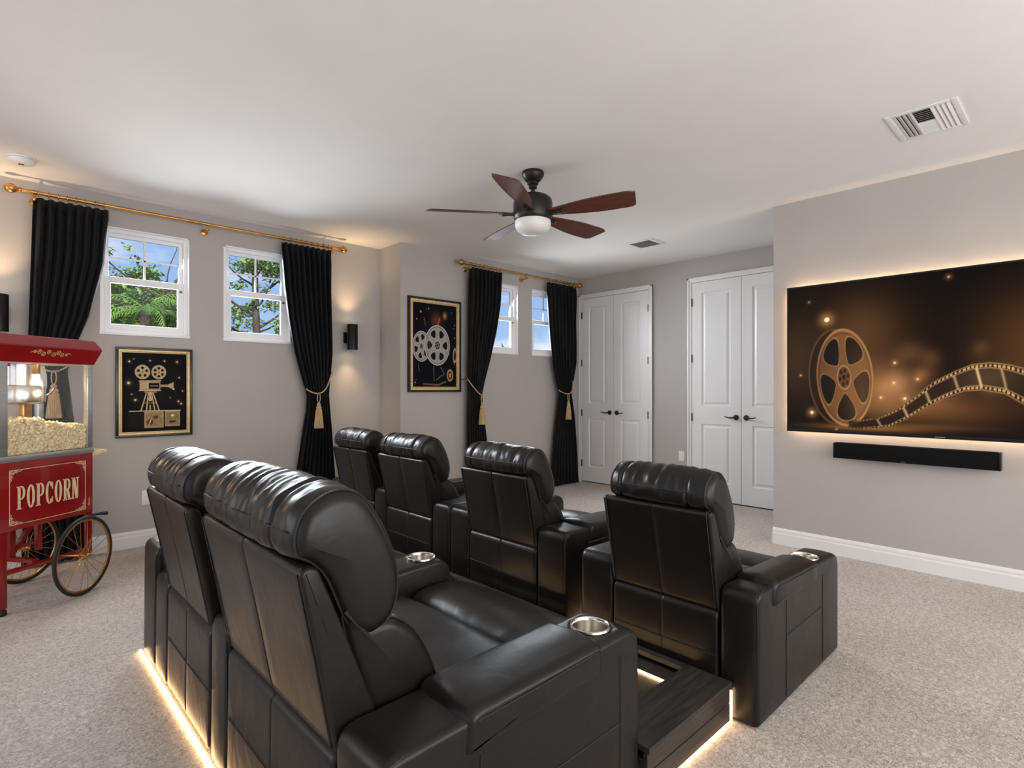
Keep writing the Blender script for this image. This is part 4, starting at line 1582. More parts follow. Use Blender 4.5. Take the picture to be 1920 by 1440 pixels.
framed('tall black and gold framed picture of two silver film reels beside the wall corner', 3.150, w2, h2, 1.220, YJ, 0.022, 0.034, P)


# ================================================================== SCONCES
def sconce(label, x, y=5.13, z0=1.645, z1=1.90):
    t = thing('wall_sconce', label, 'wall light', (x, y, z0), 0, 'black cylinder wall sconces')
    h = z1 - z0
    m = MB()
    r = 0.052
    m.lathe([(r, 0.004), (r, h - 0.004), (r - 0.002, h), (r - 0.006, h), (r - 0.006, h - 0.02), (0.0, h - 0.02)], (0, 0, 0), 36, cap=False)
    m.lathe([(r, 0.004), (r - 0.002, 0), (r - 0.006, 0), (r - 0.006, 0.02), (0.0, 0.02)], (0, 0, 0), 36, cap=False)
    m.build('cylinder_shade', M_BLACK, t)
    m = MB()
    m.box(-0.04, 0.04, 5.232 - y, 5.248 - y, h * 0.28, h * 0.72, 0.003)
    m.box(-0.015, 0.015, 0.045, 5.232 - y, h * 0.42, h * 0.58)
    m.build('back_plate', M_BLACK, t)
    for zz, d in ((h - 0.014, 1), (0.014, -1)):
        m = MB()
        m.lathe([(0.0, 0), (0.040, 0), (0.040, 0.003 * d), (0, 0.003 * d)], (0, 0, zz), 24, cap=False)
        m.build('lens', M_SCONCE, t)
        ld = bpy.data.lights.new('sconce_bulb', 'SPOT')
        ld.energy = 20 if d > 0 else 14
        ld.color = (1.0, 0.66, 0.36)
        ld.spot_size = R(92)
        ld.spot_blend = 1.0
        ld.shadow_soft_size = 0.03
        lo = bpy.data.objects.new('sconce_bulb', ld)
        link(lo)
        lo.parent = t
        lo.location = (0, 0, zz + 0.006 * d)
        if d > 0:
            lo.rotation_euler = (PI, 0, 0)
    return t


sconce('black cylinder wall sconce above the popcorn cart roof', 0.085)
sconce('black cylinder wall sconce between the tied curtain and the wall step', 2.69)

# ================================================================== CEILING FAN
fx, fy = 2.73, 2.65
fan = thing('ceiling_fan', 'dark bronze ceiling fan with five reddish wood blades and a white light bowl', 'ceiling fan', (fx, fy, 2.30))
zc = 2.74 - 2.30
m = MB()
m.lathe([(0.0, zc), (0.072, zc), (0.078, zc - 0.012), (0.075, zc - 0.028), (0.055, zc - 0.058), (0.040, zc - 0.070), (0.0, zc - 0.072)], (0, 0, 0), 36, cap=False)
m.build('canopy', M_BRONZE, fan)
m = MB()
m.lathe([(0.038, zc - 0.071), (0.038, zc - 0.085), (0.028, zc - 0.094), (0.028, zc - 0.112), (0.014, zc - 0.118), (0.014, zc - 0.165)], (0, 0, 0), 24)
m.build('downrod', M_BRONZE, fan)
m = MB()
m.lathe([(0.0, 0.285), (0.06, 0.284), (0.105, 0.270), (0.128, 0.250), (0.134, 0.225), (0.134, 0.135), (0.128, 0.118), (0.120, 0.105), (0.0, 0.104)], (0, 0, 0), 48, cap=False)
m.build('motor_housing', M_BRONZE, fan)
m = MB()
m.lathe([(0.121, 0.1035), (0.123, 0.085), (0.120, 0.062), (0.108, 0.041), (0.082, 0.022), (0.045, 0.013), (0.0, 0.010)], (0, 0, 0), 48, cap=False)
m.build('light_bowl', M_BOWL, fan)
for ang in (-29, 43, 115.5, 188, 254):
    # angle measured from the camera's right towards its view direction
    th = R(ang + 46.3 - 90)
    m = MB()
    n = 22
    out = []
    L0, L1 = 0.10, 0.70
    top, bot = [], []
    for k in range(n + 1):
        u = k / n
        x = L0 + (L1 - L0) * u
        w = 0.034 + 0.058 * math.sin(min(1, u * 1.35) * PI / 2) ** 1.2
        if u > 0.93:
            w *= math.sqrt(max(0.0, 1 - ((u - 0.93) / 0.075) ** 2)) * 0.35 + 0.65
        top.append((x, w * 1.0))
        bot.append((x + (0.0 if u < 0.9 else 0.03 * (u - 0.9) * 10), -w * 0.82))
    poly = bot + list(reversed(top))
    poly = round_poly(poly, 0.004, 2)
    pitch = R(-14)
    m.prism(poly, 'xy', -0.004, 0.004)
    c, s = math.cos(th), math.sin(th)
    for v in m.bm.verts:
        x, y, z = v.co
        y, z = y * math.cos(pitch) + z * math.sin(pitch), y * math.sin(pitch) * 1 + z * math.cos(pitch)
        v.co = Vector((x, y, z))
    bl = m.build('fan_blade', M_BLADE, fan, angle=30)
    bl.location = (0, 0, 0.150)
    bl.rotation_euler = (0, 0, th)
    m = MB()
    m.tube([(0.125, 0, -0.004), (0.17, 0, -0.008), (0.21, 0, -0.008)], [0.014, 0.011, 0.016], 10)
    m.lathe([(0.020, -0.012), (0.020, -0.002)], (0.215, 0, 0), 14)
    m.build('blade_iron', M_BRONZE, bl)


# ================================================================== CEILING VENTS, DETECTOR, PLATES
def vent(label, x0, x1, y0, y1, big=True):
    t = thing('ceiling_vent', label, 'vent', ((x0 + x1) / 2, (y0 + y1) / 2, H), 0, 'white ceiling vents')
    hx, hy = (x1 - x0) / 2, (y1 - y0) / 2
    b = 0.028
    m = MB()
    m.box(-hx, hx, -hy, -hy + b, -0.008, -0.0005, 0.003)
    m.box(-hx, hx, hy - b, hy, -0.008, -0.0005, 0.003)
    m.box(-hx, -hx + b, -hy + b, hy - b, -0.008, -0.0005, 0.003)
    m.box(hx - b, hx, -hy + b, hy - b, -0.008, -0.0005, 0.003)
    m.build('frame', M_PLASTIC, t)
    m = MB()
    m.box(-hx + b, hx - b, -hy + b, hy - b, -0.0022, -0.0008)  # flat dark sheet, its colour stands for the shade behind the louvers
    m.build('duct_shade_sheet', M_DARKVOID, t, smooth=False)
    m = MB()
    ix, iy = hx - b, hy - b
    seg = iy * 2 / 3

    def slat_x(y, tilt):      # slat running along x, at y
        m.prism([(y - 0.010, -0.0025 - 0.007 * (tilt > 0)), (y - 0.008, -0.0025 - 0.007 * (tilt > 0)), (y + 0.010, -0.0025 - 0.007 * (tilt < 0)), (y + 0.008, -0.0025 - 0.007 * (tilt < 0))], 'yz', -ix, ix)

    def slat_y(x, ya, yb, tilt):
        m.prism([(x - 0.009, -0.0025 - 0.007 * (tilt > 0)), (x - 0.007, -0.0025 - 0.007 * (tilt > 0)), (x + 0.009, -0.0025 - 0.007 * (tilt < 0)), (x + 0.007, -0.0025 - 0.007 * (tilt < 0))], 'xz', ya, yb)
    if big:
        for k in range(4):
            slat_x(iy - seg * (k + 0.5) / 4, 1)
            slat_x(-iy + seg * (k + 0.5) / 4, -1)
        for yy in (-iy + seg, iy - seg):
            m.box(-ix, ix, yy - 0.003, yy + 0.003, -0.010, -0.002)
        for k in range(14):
            x = -ix + 2 * ix * (k + 0.5) / 14
            slat_y(x, -iy + seg + 0.003, iy - seg - 0.003, 1 if x < 0 else -1)
    else:
        for k in range(15):
            x = -ix + 2 * ix * (k + 0.5) / 15
            slat_y(x, -iy, iy, 1)
    m.build('louvers', M_PLASTIC, t, smooth=False)
    return t


vent('large white ceiling vent with three louver sections above the television side', 3.57, 3.98, 0.475, 0.79)
vent('small white ceiling vent near the closet doors', 4.77, 5.05, 3.02, 3.31, False)

sd = thing('smoke_detector', 'round white smoke detector on the ceiling above the left curtain', 'smoke detector', (0.185, 4.76, H))
m = MB()
m.lathe([(0.0, -0.0005), (0.078, -0.0005), (0.080, -0.004), (0.078, -0.010), (0.0, -0.010)], (0, 0, 0), 40, cap=False)
m.build('base', M_PLASTIC, sd)
m = MB()
m.lathe([(0.068, -0.0102), (0.072, -0.016), (0.066, -0.030), (0.050, -0.038), (0.0, -0.040)], (0, 0, 0), 40, cap=False)
m.build('cover', M_PLASTIC, sd)
m = MB()
m.box(-0.014, 0.014, -0.010, 0.010, -0.0425, -0.0385, 0.002)
m.build('test_button', M_DOORGAP, sd)

# light switches
sw = thing('light_switch_plate', 'white double switch plate low on the window wall beside the rear recliner', 'switch plate', (1.0, YW, 0.30))


def plate_sw(cx, z, n):
    sw.location = (cx, YW, z)
    m = MB()
    wd = 0.07 if n == 1 else 0.116
    m.box(-wd / 2, wd / 2, -0.006, -0.0003, -0.058, 0.058, 0.003)
    m.build('cover_plate', M_PLASTIC, sw)
    for k in range(n):
        xx = (k - (n - 1) / 2) * 0.046
        m = MB()
        m.box(xx - 0.016, xx + 0.016, -0.009, -0.006, -0.033, 0.033, 0.002)
        m.build('rocker', M_WHITE, sw)


plate_sw(0.985, 0.385, 2)
ol = thing('wall_outlet', 'white wall outlet between the two pairs of closet doors', 'outlet', (XD, 3.31, 0.47))
m = MB()
m.box(-0.006, -0.0003, -0.036, 0.036, -0.058, 0.058, 0.003)
m.build('cover_plate', M_PLASTIC, ol)
for zz in (-0.021, 0.021):
    m = MB()
    m.lathe([(0.0, -0.0085), (0.015, -0.0085), (0.0165, -0.0062)], (0, 0, zz), 20, 'x', cap=False)
    m.build('socket', M_WHITE, ol)

# ================================================================== POPCORN CART
ca = math.atan2(0.30, 0.423)
cart = thing('popcorn_cart', 'red vintage popcorn cart with glass case of popcorn and spoked wheels', 'popcorn cart', (0.092 - 0.0245, 4.16 - 0.0173, 0), ca)
CW, CD = 0.555, 0.42
zb0, zb1 = 0.460, 0.845
m = MB()
m.box(0, CW, 0, CD, zb0, zb1, 0.004)
body = m.build('cabinet', M_RED, cart)
# border line and lettering on the front
m = MB()
bx0, bx1, bz0, bz1 = 0.054, 0.505, 0.490, 0.800
lw = 0.0028
for a, b, c, d in ((bx0, bx1, bz0, bz0 + lw), (bx0, bx1, bz1 - lw, bz1), (bx0, bx0 + lw, bz0, bz1), (bx1 - lw, bx1, bz0, bz1)):
    m.box(a, b, -0.0015, 0.0005, c, d)
m.build('border_line', M_CREAMGOLD, body, smooth=False)


def spiral(m, cx, cz, r0, turns, sx=1, sz=1, rad=0.0016, ph=0.0, y=-0.0008):
    pts = []
    n = int(16 * turns)
    for k in range(n + 1):
        a = ph + 2 * PI * k / 16
        r = r0 * (1 - 0.85 * k / n)
        pts.append((cx + sx * r * math.cos(a), y, cz + sz * r * math.sin(a)))
    m.tube(pts, rad, 5)


for (cx, cz, sx, sz) in ((bx0, bz0, 1, 1), (bx1, bz0, -1, 1), (bx0, bz1, 1, -1), (bx1, bz1, -1, -1)):
    m = MB()
    spiral(m, cx + sx * 0.014, cz + sz * 0.014, 0.013, 1.6, sx, sz)
    spiral(m, cx + sx * 0.036, cz + sz * 0.009, 0.010, 1.4, sx, sz)
    spiral(m, cx + sx * 0.009, cz + sz * 0.036, 0.010, 1.4, sx, sz)
    m.tube([(cx + sx * 0.045, -0.0008, cz + sz * 0.006), (cx + sx * 0.058, -0.0008, cz + sz * 0.012), (cx + sx * 0.068, -0.0008, cz + sz * 0.004)], 0.0016, 5)
    m.tube([(cx + sx * 0.006, -0.0008, cz + sz * 0.045), (cx + sx * 0.012, -0.0008, cz + sz * 0.055), (cx + sx * 0.004, -0.0008, cz + sz * 0.064)], 0.0016, 5)
    m.build('corner_scroll', M_CREAMGOLD, body)


def glyph(m, ch, x, z, w, h):
    y0, y1 = -0.0022, 0.0004
    st, th = w * 0.30, w * 0.14      # thick stem, thin stroke
    sf = h * 0.055                   # slab serif height

    def bx(a, b, c, d):
        m.box(x + a, x + b, y0, y1, z + c, z + d)

    def arc(cx, cz, rx, rz, ix, iz, a0, a1):
        n = 14
        bm = m.bm
        ring = []
        for k in range(n + 1):
            a = R(a0 + (a1 - a0) * k / n)
            ca_, sa = math.cos(a), math.sin(a)
            o = (x + cx + rx * ca_, z + cz + rz * sa)
            i = (x + cx + ix * ca_, z + cz + iz * sa)
            ring.append([bm.verts.new((o[0], y0, o[1])), bm.verts.new((i[0], y0, i[1])), bm.verts.new((i[0], y1, i[1])), bm.verts.new((o[0], y1, o[1]))])
        for p, q in zip(ring[:-1], ring[1:]):
            for k in range(4):
                bm.faces.new((p[k], p[(k + 1) % 4], q[(k + 1) % 4], q[k]))
        if abs(a1 - a0) < 359:
            bm.faces.new(ring[0])
            bm.faces.new(list(reversed(ring[-1])))
    s0 = w * 0.12
    if ch in 'PR':
        bx(s0, s0 + st, 0, h)
        bx(0, s0 + st + w * 0.10, 0, sf)
        bx(0, s0 + st, h - sf, h)
        top, bt = h, h * (0.42 if ch == 'P' else 0.46)
        cz, rz = (top + bt) / 2, (top - bt) / 2
        arc(w * 0.55, cz, w * 0.40, rz, w * 0.40 - st * 0.85, rz - sf * 1.1, -90, 90)
        bx(s0 + st, w * 0.56, top - sf * 1.1, top)
        bx(s0 + st, w * 0.56, bt, bt + sf * 1.1)
        if ch == 'R':
            m.prism([(x + w * 0.48, z + h * 0.48), (x + w * 0.74, z + h * 0.48), (x + w * 0.96, z), (x + w * 0.68, z)], 'xz', y0, y1)
            bx(w * 0.64, w * 1.04, 0, sf)
    elif ch == 'O':
        arc(w * 0.5, h * 0.5, w * 0.46, h * 0.515, w * 0.46 - st * 0.95, h * 0.515 - sf * 1.2, 0, 360)
    elif ch == 'C':
        arc(w * 0.5, h * 0.5, w * 0.46, h * 0.515, w * 0.46 - st * 0.95, h * 0.515 - sf * 1.2, 38, 322)
        bx(w * 0.80, w * 0.92, h * 0.66, h * 0.97)
        bx(w * 0.80, w * 0.92, h * 0.05, h * 0.30)
    elif ch == 'N':
        bx(s0, s0 + th, 0, h)
        bx(w * 0.88 - th, w * 0.88, 0, h)
        m.prism([(x + s0, z + h), (x + s0 + st * 1.1, z + h), (x + w * 0.88, z), (x + w * 0.88 - st * 1.1, z)], 'xz', y0, y1)
        bx(0, s0 + st, h - sf, h)
        bx(0, s0 + th + w * 0.12, 0, sf)
        bx(w * 0.88 - th - w * 0.12, w, h - sf, h)


tx0, tx1 = 0.090, 0.463
word = 'POPCORN'
adv = (tx1 - tx0) / len(word)
m = MB()
for i, ch in enumerate(word):
    glyph(m, ch, tx0 + adv * i + adv * 0.05, 0.572, adv * 0.90, 0.132)
tag(m.build('lettering', M_CREAMGOLD, body, smooth=False), 'cream serif letters reading POPCORN')
# counter strip
m = MB()
m.box(-0.004, CW + 0.004, -0.004, CD + 0.004, zb1, 0.878, 0.003)
m.build('counter_strip', M_ALU, cart)
# glass case
zg0, zg1 = 0.878, 1.415
for (px, py) in ((0.0, 0.0), (CW - 0.034, 0.0), (0.0, CD - 0.034), (CW - 0.034, CD - 0.034)):
    wpost = 0.048 if px == 0.0 else 0.034
    m = MB()
    m.box(px, px + wpost, py, py + 0.034, zg0, zg1, 0.003)
    m.build('corner_post', M_ALU, cart)
for (a, b, c, d) in ((0.048, CW - 0.034, 0.006, 0.010), (0.048, CW - 0.034, CD - 0.010, CD - 0.006), (0.008, 0.012, 0.034, CD - 0.034), (CW - 0.012, CW - 0.008, 0.034, CD - 0.034)):
    m = MB()
    m.box(a, b, c, d, zg0, zg1)
    m.build('glass_panel', M_GLASS, cart, smooth=False)
m = MB()
m.box(0.02, 0.53, 0.02, 0.40, zg1 - 0.012, zg1)
m.build('case_ceiling', M_ALU, cart, smooth=False)
# roof: flares out, then slopes in
m = MB()
zr = [(1.410, 0.004), (1.422, 0.008), (1.500, 0.034), (1.508, 0.034), (1.560, 0.008), (1.565, 0.004)]
rings = []
for z, e in zr:
    rings.append([(-e, -e, z), (CW + e, -e, z), (CW + e, CD + e, z), (-e, CD + e, z)])
m.grid_rings(rings)
roof = m.build('roof', M_RED, cart, smooth=False)
# ornament lies on the sloping front of the roof
m = MB()
for k, (cx, sx) in enumerate(((0.20, 1), (0.225, -1), (0.255, 1), (0.285, -1), (0.31, 1), (0.335, -1), (0.175, -1), (0.36, 1))):
    spiral(m, cx, 1.468 + 0.004 * (-1) ** k, 0.014 if k < 6 else 0.009, 1.6, sx, (-1) ** k, 0.0017, y=0)
m.tube([(0.15, 0, 1.466), (0.16, 0, 1.472), (0.175, 0, 1.466)], 0.0016, 5)
m.tube([(0.36, 0, 1.466), (0.375, 0, 1.472), (0.39, 0, 1.466)], 0.0016, 5)
for v in m.bm.verts:
    zz = v.co.z
    e = 0.008 + (zz - 1.422) / 0.078 * 0.026
    v.co.y = v.co.y * 0.4 - e - 0.001
m.build('roof_scroll', M_GOLD, roof)

# popcorn: heaped kernels filling the lower part of the case
pm = MB()
rnd = random.Random(9)


def heap(x, y):
    return 1.045 + 0.045 * math.exp(-((x - 0.17) / 0.13) ** 2) - 0.012 * (x > 0.4) + 0.006 * math.sin(x * 60) * math.sin(y * 50)


def kernel(bm, p, r):
    q = bmesh.ops.create_icosphere(bm, subdivisions=1, radius=r)
    ax = Vector((rnd.random() + 0.3, rnd.random() + 0.3, rnd.random() + 0.3))
    for v in q['verts']:
        v.co = Vector((v.co.x * (0.6 + 0.7 * ax.x), v.co.y * (0.6 + 0.7 * ax.y), v.co.z * (0.6 + 0.7 * ax.z))) * (0.75 + 0.5 * rnd.random()) + p


pm.box(0.030, CW - 0.030, 0.030, CD - 0.030, zg0 + 0.002, 1.02)
ynear = 0.022
for k in range(2300):
    face = rnd.random()
    if face < 0.45:
        x = 0.050 + rnd.random() * (CW - 0.085)
        y = ynear + rnd.random() * 0.008
        z = zg0 + 0.010 + rnd.random() * (heap(x, y) - zg0 - 0.014)
    elif face < 0.6:
        y = 0.03 + rnd.random() * (CD - 0.06)
        x = CW - 0.024 - rnd.random() * 0.006
        z = zg0 + 0.010 + rnd.random() * (heap(x, y) - zg0 - 0.014)
    else:
        x = 0.03 + rnd.random() * (CW - 0.06)
        y = 0.03 + rnd.random() * (CD - 0.06)
        z = heap(x, y) - rnd.random() * 0.030
    kernel(pm.bm, Vector((x, y, z)), 0.0085)
pc = pm.build('popcorn_heap', M_POPCORN, cart, smooth=True, angle=60)
tag(pc, 'heap of popped corn behind the glass', kind='stuff')
# kettle, hanging from the case ceiling
kx, ky = 0.235, 0.17
m = MB()
m.lathe([(0.0, 1.165), (0.095, 1.165), (0.122, 1.178), (0.124, 1.185), (0.124, 1.272), (0.120, 1.278), (0.0, 1.278)], (kx, ky, 0), 40, cap=False)
kt = m.build('kettle', M_KETTLE, cart)
m = MB()
m.lathe([(0.092, 1.279), (0.092, 1.400)], (kx, ky, 0), 36)
m.build('kettle_hood', M_KETTLE, kt)
m = MB()
m.box(kx + 0.015, kx + 0.060, ky - 0.02, ky + 0.02, 1.00, 1.166, 0.003)
m.build('support_column', M_BRASS, kt)
m = MB()
m.tube([(kx + 0.11, ky - 0.03, 1.20), (kx + 0.15, ky - 0.05, 1.235), (kx + 0.165, ky - 0.055, 1.26)], 0.006, 8)
m.build('kettle_handle', M_KETTLE, kt)
m = MB()
m.lathe([(0.0, 1.255), (0.012, 1.258), (0.021, 1.272), (0.024, 1.288), (0.020, 1.306), (0.012, 1.320), (0.012, 1.345), (0.0, 1.346)], (0.265, 0.075, 0), 24, cap=False)
m.build('bulb', M_BULB, cart)
m = MB()
m.lathe([(0.0, 1.403), (0.016, 1.403), (0.016, 1.345), (0.0135, 1.342)], (0.265, 0.075, 0), 20, cap=False)
m.build('bulb_socket', M_BRASS, cart)
m = MB()
m.prism([(0.38, 1.40), (0.41, 1.40), (0.425, 1.34), (0.425, 1.26), (0.40, 1.26), (0.402, 1.34)], 'xz', 0.20, 0.27)
m.build('case_deflector', M_KETTLE, cart)
m = MB()
m.box(0.06, 0.10, 0.05, 0.07, 1.385, 1.402, 0.002)
m.build('switch_block', M_RED, cart)
ld = bpy.data.lights.new('popcorn_bulb_light', 'POINT')
ld.energy = 5
ld.color = (1.0, 0.70, 0.38)
ld.shadow_soft_size = 0.03
lo = bpy.data.objects.new('popcorn_bulb_light', ld)
link(lo)
lo.parent = cart
lo.location = (0.265, 0.045, 1.235)
# legs with rubber feet, rear supports, rails
for py in (0.0, CD - 0.045):
    m = MB()
    m.box(0.002, 0.046, py + 0.001, py + 0.045, 0.035, zb0, 0.003)
    lg = m.build('leg', M_RED, cart)
    m = MB()
    m.lathe([(0.026, 0.0), (0.030, 0.006), (0.028, 0.024), (0.018, 0.035)], (0.024, py + 0.022, 0), 20)
    m.build('foot', M_RUBBER, lg)
for py in (0.0, CD - 0.03):
    m = MB()
    m.box(CW - 0.035, CW - 0.003, py + 0.001, py + 0.029, 0.20, zb0, 0.003)
    m.build('axle_support', M_RED, cart)
m = MB()
m.box(0.046, CW - 0.035, 0.008, 0.030, 0.215, 0.240, 0.003)
m.box(0.046, CW - 0.035, CD - 0.030, CD - 0.010, 0.245, 0.268, 0.003)
m.box(0.012, 0.036, 0.045, CD - 0.045, 0.225, 0.250, 0.003)
m.build('lower_rail', M_RED, cart)
m = MB()
m.box(0.20, 0.235, 0.19, 0.225, 0.245, zb0, 0.003)
m.box(0.20, 0.235, 0.03, CD - 0.03, 0.235, 0.258, 0.003)
m.prism([(0.235, 0.30), (0.235, 0.27), (0.38, zb0), (0.345, zb0)], 'xz', 0.195, 0.220)
m.build('brace', M_RED, cart)


def wheel(wx, wy, r, yin, turn=0.0):
    cx = cy = 0.0
    m = MB()
    rings = 64
    def ringpts(rad, y=0.0, n=64):
        return [(cx + rad * math.cos(2 * PI * k / n), cy + y, r + rad * math.sin(2 * PI * k / n)) for k in range(n)]
    m.tube(ringpts(r - 0.0105), 0.0105, 8, closed=True)
    ty = m.build('wheel', M_RUBBER, cart)
    ty.location = (wx, wy, 0)
    ty.rotation_euler = (0, 0, turn)
    m = MB()
    m.tube(ringpts(r - 0.024), 0.0065, 8, closed=True)
    m.build('rim', M_BRASS, ty)
    m = MB()
    m.lathe([(0.0, -0.032), (0.010, -0.032), (0.012, -0.024), (0.022, -0.020), (0.022, -0.016), (0.013, -0.012), (0.013, 0.012), (0.022, 0.016), (0.022, 0.020), (0.010, 0.024), (0.008, yin)],
            (cx, cy, r), 20, 'y', cap=False)
    m.build('hub', M_BRASS, ty)
    m = MB()
    for k in range(22):
        a = 2 * PI * k / 22
        b = a + (0.22 if k % 2 else -0.22)
        yy = 0.018 if (k // 2) % 2 else -0.018
        m.tube([(cx + 0.020 * math.cos(b), cy + yy, r + 0.020 * math.sin(b)), (cx + (r - 0.028) * math.cos(a), cy, r + (r - 0.028) * math.sin(a))], 0.0017, 5)
    m.build('spokes', M_BRASS, ty)


wheel(0.385, -0.125, 0.238, 0.13, R(12))
wheel(0.485, CD + 0.03, 0.225, -0.05)
# push handle at the right side
m = MB()
for yy in (0.05, CD - 0.05):
    m.prism([(CW, 0.775), (CW + 0.012, 0.775), (CW + 0.035, 0.815), (CW + 0.125, 0.835), (CW + 0.125, 0.850), (CW, 0.845)], 'xz', yy - 0.010, yy + 0.010, 0.003)
m.tube([(CW + 0.118, 0.03, 0.843), (CW + 0.118, CD - 0.03, 0.843)], 0.012, 12)
tag(m.build('push_handle', M_CREAMGOLD, cart), 'pale gold push handle')
m = MB()
m.tube([(CW - 0.02, -0.02, 0.448), (CW + 0.04, -0.015, 0.443), (CW + 0.085, -0.015, 0.436)], [0.008, 0.010, 0.013], 10)
m.build('tow_grip', M_RUBBER, cart)


# ================================================================== OUTSIDE
mb = MB()
mb.box(-60, 80, YW + 0.6, 120, -3.2, -3.0)
g = mb.build('lawn', M_LAWN, smooth=False)
tag(g, kind='structure')


def leaf_clump(bm, c, r, n, size, rnd, squash=(1, 1, 0.8), lw=0.45):
    for _ in range(n):
        d = Vector((rnd.gauss(0, 1), rnd.gauss(0, 1), rnd.gauss(0, 1)))
        d.normalize()
        d *= r * (rnd.random() ** 0.45)
        p = c + Vector((d.x * squash[0], d.y * squash[1], d.z * squash[2]))
        ax = Vector((rnd.uniform(-1, 1), rnd.uniform(-1, 1), rnd.uniform(-0.8, 0.5))).normalized()
        sd_, up = frame_for(ax)
        s = size * (0.6 + 0.8 * rnd.random())
        a = bm.verts.new(p)
        b = bm.verts.new(p + ax * s * 0.5 + sd_ * s * lw * 0.5 + up * s * 0.08)
        cc = bm.verts.new(p + ax * s)
        e = bm.verts.new(p + ax * s * 0.5 - sd_ * s * lw * 0.5 + up * s * 0.08)
        bm.faces.new((a, b, cc))
        bm.faces.new((a, cc, e))


def tree(label, x, y, zbase, trunk_top, branches, clumps, leaf, size, seed, group=None, tr=0.12, lw=0.45, k=1.0):
    clumps = [(a * k, b * k, 1.26 + (c - 1.26) * k, r * k, n) for a, b, c, r, n in clumps]
    branches = [(1.26 + (z0 - 1.26) * k, a * k, b * k, c * k, r * k) for z0, a, b, c, r in branches]
    trunk_top = 1.26 + (trunk_top - 1.26) * k
    t = thing('tree', label, 'tree', (x * k, y * k, zbase), 0, group)
    rnd = random.Random(seed)
    m = MB()
    hh = trunk_top - zbase
    pts, rr = [], []
    for k in range(9):
        u = k / 8
        pts.append((0.05 * math.sin(u * 5 + seed), 0.04 * math.cos(u * 4), hh * u))
        rr.append(tr * (1 - 0.6 * u))
    m.tube(pts, rr, 10)
    for (z0, dx, dy, dz, r0) in branches:
        q = []
        for k in range(6):
            u = k / 5
            q.append((dx * u + 0.03 * math.sin(u * 9 + dx), dy * u, z0 - zbase + dz * u ** 1.3 + 0.02 * math.sin(u * 11)))
        m.tube(q, [r0 * (1 - 0.75 * k / 5) for k in range(6)], 7)
    m.build('trunk', M_BARK, t)
    m = MB()
    for (cx, cy, cz, r, n) in clumps:
        leaf_clump(m.bm, Vector((cx, cy, cz - zbase)), r, n, size, rnd, lw=lw)
    o = m.build('crown', leaf, t, smooth=False)
    return t


# (crown coordinates: offset from the trunk in x, y and absolute height)
# thick green trees seen through the lower half of the left window
rn = random.Random(3)
cl = []
for k in range(26):
    cl.append((rn.uniform(-2.1, 2.0), rn.uniform(-0.5, 0.5), rn.uniform(1.9, 3.75), 0.6, 560))
tree('broad leafy green tree filling the lower pane of the left window', 2.95, 17.6, -3, 3.0, [], cl, M_LEAF2, 0.24, 5, tr=0.15, k=1.12)
cl = [(-0.35, 0, 3.75, 0.36, 260), (0.05, 0.1, 3.95, 0.30, 200), (-0.7, 0, 3.5, 0.4, 240), (0.35, 0, 3.55, 0.4, 240), (0.9, 0.2, 3.5, 0.4, 220), (-1.1, 0.2, 3.3, 0.45, 220)]
tree('rounded yellow-green treetop in the middle of the left window', 2.75, 15.2, -3, 3.4, [], cl, M_LEAF, 0.16, 6, tr=0.1)
# open branching tree against the sky
cl = []
for (a, b, r, n) in ((-1.2, 4.35, 0.20, 40), (-1.05, 4.1, 0.15, 22), (-1.3, 3.85, 0.22, 34), (-0.95, 3.75, 0.14, 16), (-0.62, 4.22, 0.14, 16), (-0.45, 4.05, 0.14, 14), (0.20, 4.60, 0.16, 22), (0.45, 4.45, 0.22, 60), (0.55, 4.30, 0.2, 50), (0.72, 4.15, 0.18, 40),
                     (0.55, 4.72, 0.14, 18), (1.1, 4.55, 0.2, 30), (1.3, 4.25, 0.2, 30), (0.95, 3.8, 0.26, 60), (1.25, 3.6, 0.25, 60), (0.8, 3.55, 0.2, 40), (-0.2, 4.5, 0.10, 8)):
    cl.append((a, rn.uniform(-0.2, 0.2), b, r, n))
br = [(3.2, -1.35, 0.0, 1.05, 0.03), (3.1, 0.7, 0.1, 1.6, 0.035), (3.3, 1.2, 0.0, 0.4, 0.025), (3.4, 0.3, 0.0, 1.2, 0.02), (3.3, -0.7, 0, 0.5, 0.02)]
tree('open-branched tree with sparse leaves against the sky in the left window', 2.85, 14.0, -3, 3.4, br, cl, M_LEAF, 0.13, 8, tr=0.07)
# tree in window 2
cl = []
for k in range(15):
    cl.append((rn.uniform(-1.25, 1.25), rn.uniform(-0.3, 0.3), rn.uniform(4.0, 4.45), 0.26, 95))
for k in range(9):
    cl.append((rn.uniform(-1.2, 1.3), rn.uniform(-0.2, 0.2), rn.uniform(3.2, 3.8), 0.18, 24))
for k in range(9):
    cl.append((rn.uniform(0.1, 1.4), rn.uniform(-0.2, 0.2), rn.uniform(2.5, 3.5), 0.26, 80))
for k in range(6):
    cl.append((rn.uniform(-1.3, -0.1), rn.uniform(-0.2, 0.2), rn.uniform(2.4, 3.2), 0.26, 90))
br = [(3.0, -1.2, 0, 0.85, 0.045), (3.5, 0.9, 0, 0.8, 0.04), (3.7, -0.8, 0, 0.6, 0.03), (2.7, 1.1, 0.1, 0.9, 0.04), (2.6, 0.8, 0, 0.45, 0.03), (4.0, 0.4, 0, 0.7, 0.025), (2.5, -0.9, 0, 0.35, 0.03), (3.2, 0.55, 0, 1.0, 0.03)]
tree('dark-trunked tree with spreading branches in the second window from the left', 4.80, 14.0, -3, 4.7, br, cl, M_LEAF, 0.15, 12, tr=0.17, k=1.16)
cl = [(rn.uniform(-1.5, 1.5), rn.uniform(-0.2, 0.2), rn.uniform(1.9, 3.0), 0.35, 260) for k in range(12)]
